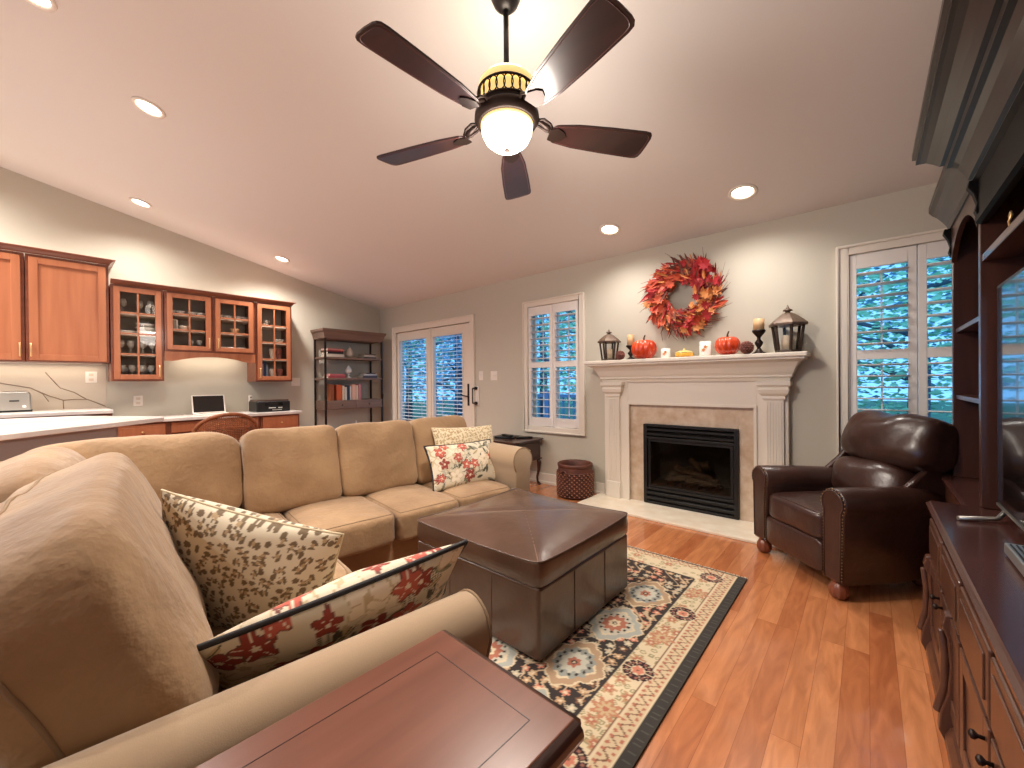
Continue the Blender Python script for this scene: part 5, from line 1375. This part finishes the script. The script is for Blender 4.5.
# lights under the cabinets, plus added strips on top for a faint glow
def strip(x, y0, y1, z, e, up=False, nm='under_cabinet_light', lb=''):
    o = B(x - .015, x + .015, y0, y1, z - .006, z).obj(nm, 'white_plastic'); tag(o, lb, 'cabinet light')
    ld = bpy.data.lights.new(nm, 'AREA'); ld.shape = 'RECTANGLE'; ld.size = .04; ld.size_y = y1 - y0; ld.energy = e; ld.color = (1, .84, .66)
    lo = bpy.data.objects.new('strip_lamp', ld); COL.objects.link(lo); lo.parent = o
    lo.location = (x, (y0 + y1) / 2, z + (.004 if up else -.010)); lo.rotation_euler = (PI, 0, 0) if up else (0, 0, 0)
strip(-6.22, -.65, .40, 1.412, 1.6, lb='slim light strip under the solid cherry cupboards')
strip(-6.22, 1.0, 1.70, 1.567, 1.6, lb='slim light strip behind the arched valance over the desk')
strip(-6.20, .50, 2.2, 2.262, 1.2, True, 'cabinet_top_glow', 'added glow strip on top of the glass-door cabinets')
strip(-6.20, -.6, .40, 2.452, .8, True, 'cabinet_top_glow', 'added glow strip on top of the solid cupboards')

# ------------------------------------------------------------------ counters and base cabinets
o = MB().box(XL + .003, -5.70, -3.3, .445, .90, .935).obj('kitchen_countertop', 'counter', bevel=.004); tag(o, 'white quartz kitchen counter holding the toaster', 'countertop')
t = thing('base_cabinet', 'dark shaded base cabinet beneath the kitchen counter', 'cabinet')
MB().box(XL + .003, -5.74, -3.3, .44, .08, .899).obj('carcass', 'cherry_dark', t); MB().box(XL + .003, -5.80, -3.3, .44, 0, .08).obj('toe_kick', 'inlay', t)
for a in (-1.1, -.6, -.1): 
    d = vframe(MB(), a + .01, a + .5, .10, .70, .05, -5.739, -5.72).box(-5.739, -5.73, a + .06, a + .45, .15, .65).obj('door', 'cherry', t, bevel=.003)
    MB().box(-5.739, -5.72, a + .01, a + .5, .72, .88).obj('drawer', 'cherry', t, bevel=.004)
o = MB().box(XL + .003, -5.695, .448, 2.255, .785, .82).obj('desk_countertop', 'counter', bevel=.004); tag(o, 'white desk counter holding the laptop and printer', 'countertop')
def desk_cab(y0, y1, label, knob=True):
    t = thing('desk_cabinet', label, 'cabinet')
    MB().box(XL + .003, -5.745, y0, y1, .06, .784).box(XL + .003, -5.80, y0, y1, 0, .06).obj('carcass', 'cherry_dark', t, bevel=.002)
    for z0, z1 in ((.60, .765), (.36, .58), (.09, .34)):
        d = MB().box(-5.744, -5.725, y0 + .02, y1 - .02, z0, z1).obj('drawer', 'cherry', t, bevel=.005)
        MB().box(-5.726, -5.7215, y0 + .05, y1 - .05, z0 + .03, z1 - .03).obj('drawer_panel', 'cherry', d, bevel=.003)
        MB().ball((-5.712, (y0 + y1) / 2, (z0 + z1) / 2), .014, 12, 8).obj('knob', 'brass', d)
desk_cab(1.775, 2.235, 'cherry drawer cabinet under the printer')
desk_cab(.46, .87, 'cherry drawer cabinet at the left end of the desk counter')
t = thing('pencil_drawer', 'shallow cherry drawer unit over the knee space of the desk', 'drawer'); MB().box(XL + .003, -5.76, .872, 1.772, .64, .784).obj('box', 'cherry_dark', t)
d = MB().box(-5.759, -5.74, .90, 1.745, .655, .765).obj('drawer', 'cherry', t, bevel=.004); MB().ball((-5.728, 1.32, .71), .013, 12, 8).obj('knob', 'brass', d)

# peninsula
pts = [(-3.05, -.80), (-4.47, .655), (-4.62, .66), (-5.35, .20), (-5.5, -.55), (-4.3, -1.9)]
o = MB().prism(pts, .872, .908, 'z').obj('peninsula_countertop', 'counter', bevel=.005); tag(o, 'white quartz peninsula counter behind the sofa corner', 'countertop')
c0 = Vector((-4.45, -.45)); pb = [(-3.05, -.80), (-4.22, .40), (-4.62, .45), (-5.3, .10), (-5.5, -.55), (-4.3, -1.9)]
sh = [tuple(c0 + (Vector(p) - c0) * .93) for p in pb]
t = thing('peninsula_cabinet', 'grey painted peninsula body under the white counter behind the sofa', 'cabinet')
MB().prism(sh, 0.001, .871, 'z').obj('body', 'greywall', t); MB().prism([tuple(c0 + (Vector(p) - c0) * .94) for p in pb], .001, .10, 'z').obj('kick_board', 'greywall', t, bevel=.004)

# toaster, laptop, printer
t = thing('toaster', 'silver toaster on the kitchen counter against the marble backsplash', 'toaster', (-6.12, -.195, .936))
MB().prism([(-.105, .012), (.105, .012), (.100, .165), (.085, .195), (-.085, .195), (-.100, .165)], -.08, .08, 'x').obj('body', 'steel', t, bevel=.012, segs=3)
MB().box(-.085, .085, -.11, .11, 0, .018).obj('base', 'black', t, bevel=.003)
MB().box(-.05, -.02, -.07, .07, .194, .1965).box(.02, .05, -.07, .07, .194, .1965).obj('slots', 'black', t)
MB().box(.08, .095, -.03, .03, .10, .112).obj('lever', 'black', t, bevel=.002); MB().lathe([(.014, 0), (.012, .012), (.001, .012)], 14, M=T(.08, .06, .05) @ Matrix.Rotation(R(90), 4, 'Y')).obj('dial', 'white_plastic', t)
t = thing('laptop', 'open laptop with black screen on the desk counter', 'laptop', (-5.98, 1.32, .8215))
MB().box(-.10, .12, -.165, .165, 0, .014).obj('keyboard_base', 'white_plastic', t, bevel=.003)
sc = MB().box(-.004, .004, -.168, .168, .0, .225, T(-.105, 0, .012) @ Matrix.Rotation(R(-16), 4, 'Y')).obj('lid', 'white_plastic', t, bevel=.002)
MB().box(.0042, .0052, -.155, .155, .012, .215, T(-.105, 0, .012) @ Matrix.Rotation(R(-16), 4, 'Y')).obj('screen', 'screen', sc)
kb = MB()
for i in range(5):
    for j in range(12): kb.box(-.07 + .024 * i, -.05 + .024 * i, -.14 + .0235 * j, -.122 + .0235 * j, .014, .0155)
kb.obj('keys', 'steel', t)
t = thing('printer', 'black inkjet printer on the desk counter under the right glass cabinet', 'printer', (-6.0, 1.96, .8215))
MB().box(-.16, .155, -.20, .20, .0, .135).obj('body', 'black', t, bevel=.012, segs=3)
MB().box(-.15, .13, -.19, .19, .135, .155).obj('scanner_lid', 'leather', t, bevel=.006)
MB().box(.150, .158, -.10, .11, .075, .118).obj('control_panel', 'screen', t, bevel=.002)
MB().box(.155, .17, -.02, .09, .018, .030).obj('paper_tray', 'steel', t, bevel=.002)
MB().box(.156, .1595, -.06, .02, .045, .055).box(.156, .1595, .05, .10, .045, .055).obj('display_strip', 'whitec', t)
t = thing('camera_charger', 'small white gadget standing on the desk behind the printer', 'gadget', (-6.22, 1.80, .8215))
MB().box(-.02, .02, -.02, .02, 0, .21).obj('body', 'white_plastic', t, bevel=.006); MB().ball((.021, 0, .185), .010, 10, 6).obj('lens', 'black', t)

# wicker desk chair
def make_wicker():
    t = thing('wicker_chair', 'brown wicker chair with arched back at the desk', 'chair', (-5.42, 1.30, 0), 0)
    back = MB(); pts = []
    for k in range(17):
        a = PI * k / 16; pts.append((.22 - .14 * abs(math.cos(a)) ** 2 + .04, -.30 * math.cos(a), .60 + .26 * math.sin(a) ** .8))
    pts = [(-.10, -.30, .62)] + pts + [(-.10, .30, .62)]
    back.tube(pts, .019, 8); back.obj('arched_rail', 'wicker', t)
    wv = MB()
    def surf(u, v):   # u -1..1 across, v 0..1 up
        a = math.acos(max(-1, min(1, -u))); zt_ = .60 + .26 * max(0, math.sin(a)) ** .8
        x = .26 - .14 * u * u; return (x, .30 * u, .42 + (zt_ - .42) * v)
    for i in range(33):
        u = -.97 + 1.94 * i / 32; wv.tube([surf(u, v / 6) for v in range(7)], .0045, 4)
    for j in range(22):
        v = j / 22; wv.tube([surf(-.98 + 1.96 * k / 24, v) for k in range(25)], .004, 4)
    wv.obj('woven_back', 'wicker', t)
    MB().lathe([(.001, .40), (.26, .40), (.27, .42), (.26, .44), (.001, .445)], 28).obj('seat', 'wicker', t)
    for (x, y) in ((.2, -.2), (.2, .2), (-.2, -.2), (-.2, .2)): MB().tube([(x, y, .40), (x * 1.1, y * 1.1, .001)], .017, 8).obj('leg', 'wicker', t)
    for s in (-1, 1): MB().tube([(-.10, .30 * s, .62), (-.16, .28 * s, .58), (-.18, .24 * s, .42)], .016, 8).obj('arm_support', 'wicker', t)
make_wicker()

# ------------------------------------------------------------------ open bookshelf
def make_bookshelf():
    t = thing('bookshelf', 'open dark wood bookshelf with crown top in the corner by the patio door', 'bookshelf')
    xa, xb, ya, yb = -6.30, -5.955, 2.685, 3.60
    for x in (xa, xb):
        for y in (ya, yb): MB().box(x - .012, x + .012, y - .012, y + .012, .001, 1.86).obj('post', 'bronze', t)
    for z in (1.575, 1.262, .10): MB().box(xa - .005, xb + .012, ya - .012, yb + .012, z - .028, z).obj('shelf', 'shelfwood', t, bevel=.003)
    dr = MB().box(xa, xb + .01, ya, yb, .79, .925).obj('drawer_box', 'shelfwood', t, bevel=.003)
    for a, b in ((ya + .03, (ya + yb) / 2 - .01), ((ya + yb) / 2 + .01, yb - .03)):
        d = MB().box(xb + .010, xb + .018, a, b, .805, .91).obj('drawer', 'shelfwood', t, bevel=.002); MB().ball((xb + .026, (a + b) / 2, .857), .011, 10, 6).obj('knob', 'bronze', d)
    prof = [(0, 1.845), (.015, 1.85), (.02, 1.875), (.035, 1.93), (.052, 1.955), (.056, 1.985), (0, 1.985)]
    vs = []; fs = []; n = len(prof)
    for (e, z) in prof: vs += [(XL + .02, ya - e, z), (xb + e, ya - e, z), (xb + e, yb + e, z), (XL + .02, yb + e, z)]
    for k in range(n - 1):
        for j in range(3): fs.append((4 * k + j, 4 * k + j + 1, 4 * k + 5 + j, 4 * k + 4 + j))
    fs += [(0, 1, 2, 3)]
    MB().add(vs, fs, None, False).box(XL + .021, xb, ya, yb, 1.84, 1.90).obj('crown', 'shelfwood', t)
    for s, y in ((-1, ya), (1, yb)):   # curved side brackets
        MB().tube([(xb + .002, y, 1.24), (xb - .01, y, 1.16), (xb - .0, y, 1.07), (xb + .03, y, .98), (xb + .02, y, .93)], .009, 6).obj('scroll_bracket', 'bronze', t)
make_bookshelf()
BS = -6.0
def flat_book(y, z, w, h, c, label, k, grp, rz=0, x=-6.10):
    t = thing('book', label, 'book', (x, y, z + .0008), rz, grp); m_ = mat('book_cover_%s' % k, c, .6)
    MB().box(-.10, .10, -w / 2, w / 2, 0, .003).box(-.10, .10, -w / 2, w / 2, h - .003, h).box(.097, .10, -w / 2, w / 2, .003, h - .003).obj('cover', m_, t)
    MB().box(-.096, .096, -w / 2 + .004, w / 2 - .004, .003, h - .003).obj('pages', 'cream', t)
G1 = 'books stacked on the upper bookshelf shelf'; G2 = 'books stacked on the lower bookshelf shelf'
z = 1.576
for k, (h, c, lb, w) in enumerate(((.045, (224, 214, 200), 'thick cream book lowest in the left stack on the upper bookshelf shelf', .27), (.035, (40, 32, 34), 'black book in the middle of the left stack on the upper bookshelf shelf', .24), (.018, (150, 50, 50), 'thin red book near the top of the upper left stack', .24), (.028, (196, 130, 122), 'pinkish book topmost of the left stack on the upper bookshelf shelf', .26))):
    flat_book(2.86, z, w, h, c, lb, 'ul%s' % 'abcd'[k], G1, .03 * (k - 1)); z += h + .001
z = 1.576
for k, (h, c, lb, w) in enumerate(((.022, (60, 52, 50), 'dark book lowest in the right stack on the upper bookshelf shelf', .22), (.028, (214, 200, 182), 'cream book in the middle of the upper right stack', .21), (.02, (110, 90, 80), 'brown book topmost of the upper right stack', .19))):
    flat_book(3.42, z, w, h, c, lb, 'ur%s' % 'abc'[k], G1, .04 * k); z += h + .001
z = 1.263
for k, (h, c, lb, w) in enumerate(((.035, (186, 84, 88), 'red book lowest in the left stack on the lower bookshelf shelf', .27), (.025, (206, 110, 112), 'pink-red book topmost of the left stack on the lower bookshelf shelf', .23))):
    flat_book(2.88, z, w, h, c, lb, 'll%s' % 'ab'[k], G2, .05 * k); z += h + .001
z = 1.263
for k, (h, c, lb, w) in enumerate(((.04, (92, 84, 92), 'grey book lowest in the right stack on the lower bookshelf shelf', .25), (.02, (226, 220, 214), 'white book in the middle of the lower right stack', .23), (.018, (90, 80, 80), 'dark book topmost of the lower right stack', .18))):
    flat_book(3.42, z, w, h, c, lb, 'lr%s' % 'abc'[k], G2, .05 * k); z += h + .001
t = thing('vase', 'pointed tan ceramic drop vase on the upper bookshelf shelf', 'vase', (-6.10, 3.13, 1.576))
MB().lathe([(.03, 0), (.055, .03), (.060, .065), (.045, .11), (.018, .155), (.003, .185)], 24).obj('body', 'cream', t); MB().lathe([(.028, .0), (.03, .004)], 16).obj('foot_ring', 'cream', t)
t = thing('ornament', 'white egg-shaped ornament on a pedestal on the lower bookshelf shelf', 'ornament', (-6.10, 3.11, 1.263))
MB().lathe([(.045, 0), (.045, .008), (.02, .02), (.010, .045), (.022, .06)], 20).obj('pedestal', 'whitec', t); MB().lathe([(.02, .06), (.045, .085), (.05, .115), (.035, .155), (.012, .185), (.002, .20)], 24).obj('body', 'whitec', t)
sp = [(2.80, .05, .245, (150, 84, 50), 'wide brown album standing leftmost above the bookshelf drawers'), (2.905, .075, .235, (196, 92, 48), 'wide orange-brown album standing above the bookshelf drawers'), (2.972, .03, .22, (232, 210, 180), 'cream book standing beside the orange-brown album'), (3.012, .022, .20, (228, 224, 216), 'white book standing left of the dark slate book'), (3.050, .038, .225, (52, 62, 74), 'dark slate book standing among the upright books'), (3.085, .018, .21, (226, 222, 214), 'thin white book standing right of the dark slate book'), (3.140, .055, .235, (232, 186, 160), 'wide peach book standing above the bookshelf drawers'), (3.192, .03, .225, (226, 200, 170), 'tan book standing right of the peach book'), (3.235, .035, .24, (206, 128, 132), 'rose book standing rightmost above the bookshelf drawers')]
for k, (y, w, h, c, lb) in enumerate(sp):
    t = thing('book', lb, 'book', (-6.08, y, .9262), 0, 'upright books above the bookshelf drawers'); m_ = mat('spine_%s' % 'abcdefghi'[k], c, .6)
    MB().box(-.09, .09, -w / 2, -w / 2 + .003, 0, h).box(-.09, .09, w / 2 - .003, w / 2, 0, h).box(.086, .09, -w / 2 + .003, w / 2 - .003, 0, h).obj('cover', m_, t)
    MB().box(-.086, .085, -w / 2 + .0035, w / 2 - .0035, .003, h - .006).obj('pages', 'cream', t)
t = thing('figurine', 'small white pointed figurine low on the bookshelf behind the sofa', 'figurine', (-6.05, 3.2, .101))
MB().lathe([(.05, 0), (.05, .02), (.03, .2), (.045, .3), (.02, .42), (.006, .50)], 16).obj('body', 'whitec', t); MB().lathe([(.055, 0), (.055, .01)], 16).obj('base', 'cream', t)

# ------------------------------------------------------------------ outside
tag(B(-30, 25, YF + WT + .01, 40, -.5, -.42).obj('lawn', 'lawn'), 'green lawn outside the windows', 'lawn', kind='structure')
tag(B(-12, 6, -12, YB - WT - .01, -.14, -.06).obj('bounce_floor', 'hearth'), 'pale paving added behind the house to bounce light indoors', 'patio', kind='structure')  # unseen pale surface added to bounce neutral light onto the ceiling
dk = B(-7.5, -2.6, YF + WT + .02, 7.0, -.42, -.06).obj('deck_floor', 'siding'); tag(dk, 'grey deck outside the patio door', 'deck', kind='structure')
def rail():
    t = thing('deck_railing', 'pale railing around the deck outside the patio door', 'railing', (0, 6.9, -.06))
    MB().box(-7.4, -2.7, -.04, .04, .92, .98).box(-7.4, -2.7, -.025, .025, .10, .15).obj('rail', 'siding', t)
    for i in range(5): MB().box(-7.4 + i * 1.15, -7.3 + i * 1.15, -.05, .05, 0, 1.05).obj('post', 'siding', t)
    m = MB()
    for i in range(38): m.box(-7.35 + i * .122, -7.32 + i * .122, -.015, .015, .15, .92)
    m.obj('balusters', 'siding', t)
rail()
def tree(x, y, h, r, seed, label, mt='tree_leaf', low=.8):
    t = thing('tree', label, 'tree', (x, y, -.42), 0, 'trees outside the windows'); rnd = random.Random(seed)
    MB().tube([(0, 0, 0), (.05, .02, h * .3), (-.03, 0, h * .6), (.05, 0, h * .95)], [.16, .13, .09, .03], 9).obj('trunk', 'bark', t)
    br = MB()
    for i in range(9):
        a = rnd.uniform(0, 6.28); z = h * rnd.uniform(.25, .8); l = r * rnd.uniform(.6, 1); br.tube([(0, 0, z), (l * .5 * math.cos(a), l * .5 * math.sin(a), z + .3), (l * math.cos(a), l * math.sin(a), z + .4)], [.05, .035, .012], 5)
    br.obj('branches', 'bark', t)
    m = MB()
    for i in range(3000):
        u = rnd.uniform(-1, 1); a = rnd.uniform(0, 6.28); q = rnd.random() ** .4; s_ = math.sqrt(1 - u * u)
        c = Vector((r * q * s_ * math.cos(a), r * q * s_ * math.sin(a), h * .5 + low * h * .5 * q * u)); sz = rnd.uniform(.045, .10)
        M = T(*c) @ Matrix.Rotation(rnd.uniform(0, 6.28), 4, 'Z') @ Matrix.Rotation(rnd.uniform(-1.4, 1.4), 4, 'X')
        m.add([(-sz, 0, 0), (0, -sz * .5, 0), (sz, 0, 0), (0, sz * .5, .02)], [(0, 1, 2, 3)], M, False)
    o = m.obj('foliage', mt, t); o['kind'] = 'stuff'
for i, (x, y, h, r, mt) in enumerate(((.6, 9.5, 6, 1.9, 'tree_leaf'), (-.4, 12.5, 8, 2.2, 'tree_leaf2'), (2.4, 11, 7, 2.2, 'tree_leaf2'), (-4.6, 8.6, 5, 1.7, 'tree_leaf'), (-6.4, 10.5, 7, 2.2, 'tree_leaf2'), (-9.0, 12, 7, 2.4, 'tree_leaf'), (-2.6, 10.5, 5.5, 2.0, 'tree_leaf'), (-12.0, 9.3, 6, 2.3, 'tree_leaf'), (-9.8, 8.6, 5, 1.8, 'tree_leaf2'), (-14.5, 10, 7, 2.6, 'tree_leaf2'))):
    tree(x, y, h, r, i + 5, ('leafy green tree nearest beyond the right-hand window', 'deep green tree standing farther beyond the right-hand window', 'deep green tree at the right beyond the right-hand window', 'leafy tree beyond the shuttered window left of the fireplace', 'deep green tree beyond the middle window', 'tree standing beyond the deck of the patio door', 'bushy tree between the two shuttered windows', 'leafy tree seen through the patio door blinds', 'deep green tree seen through the patio door, nearer the deck', 'deep green tree seen farthest through the patio door')[i], mt)
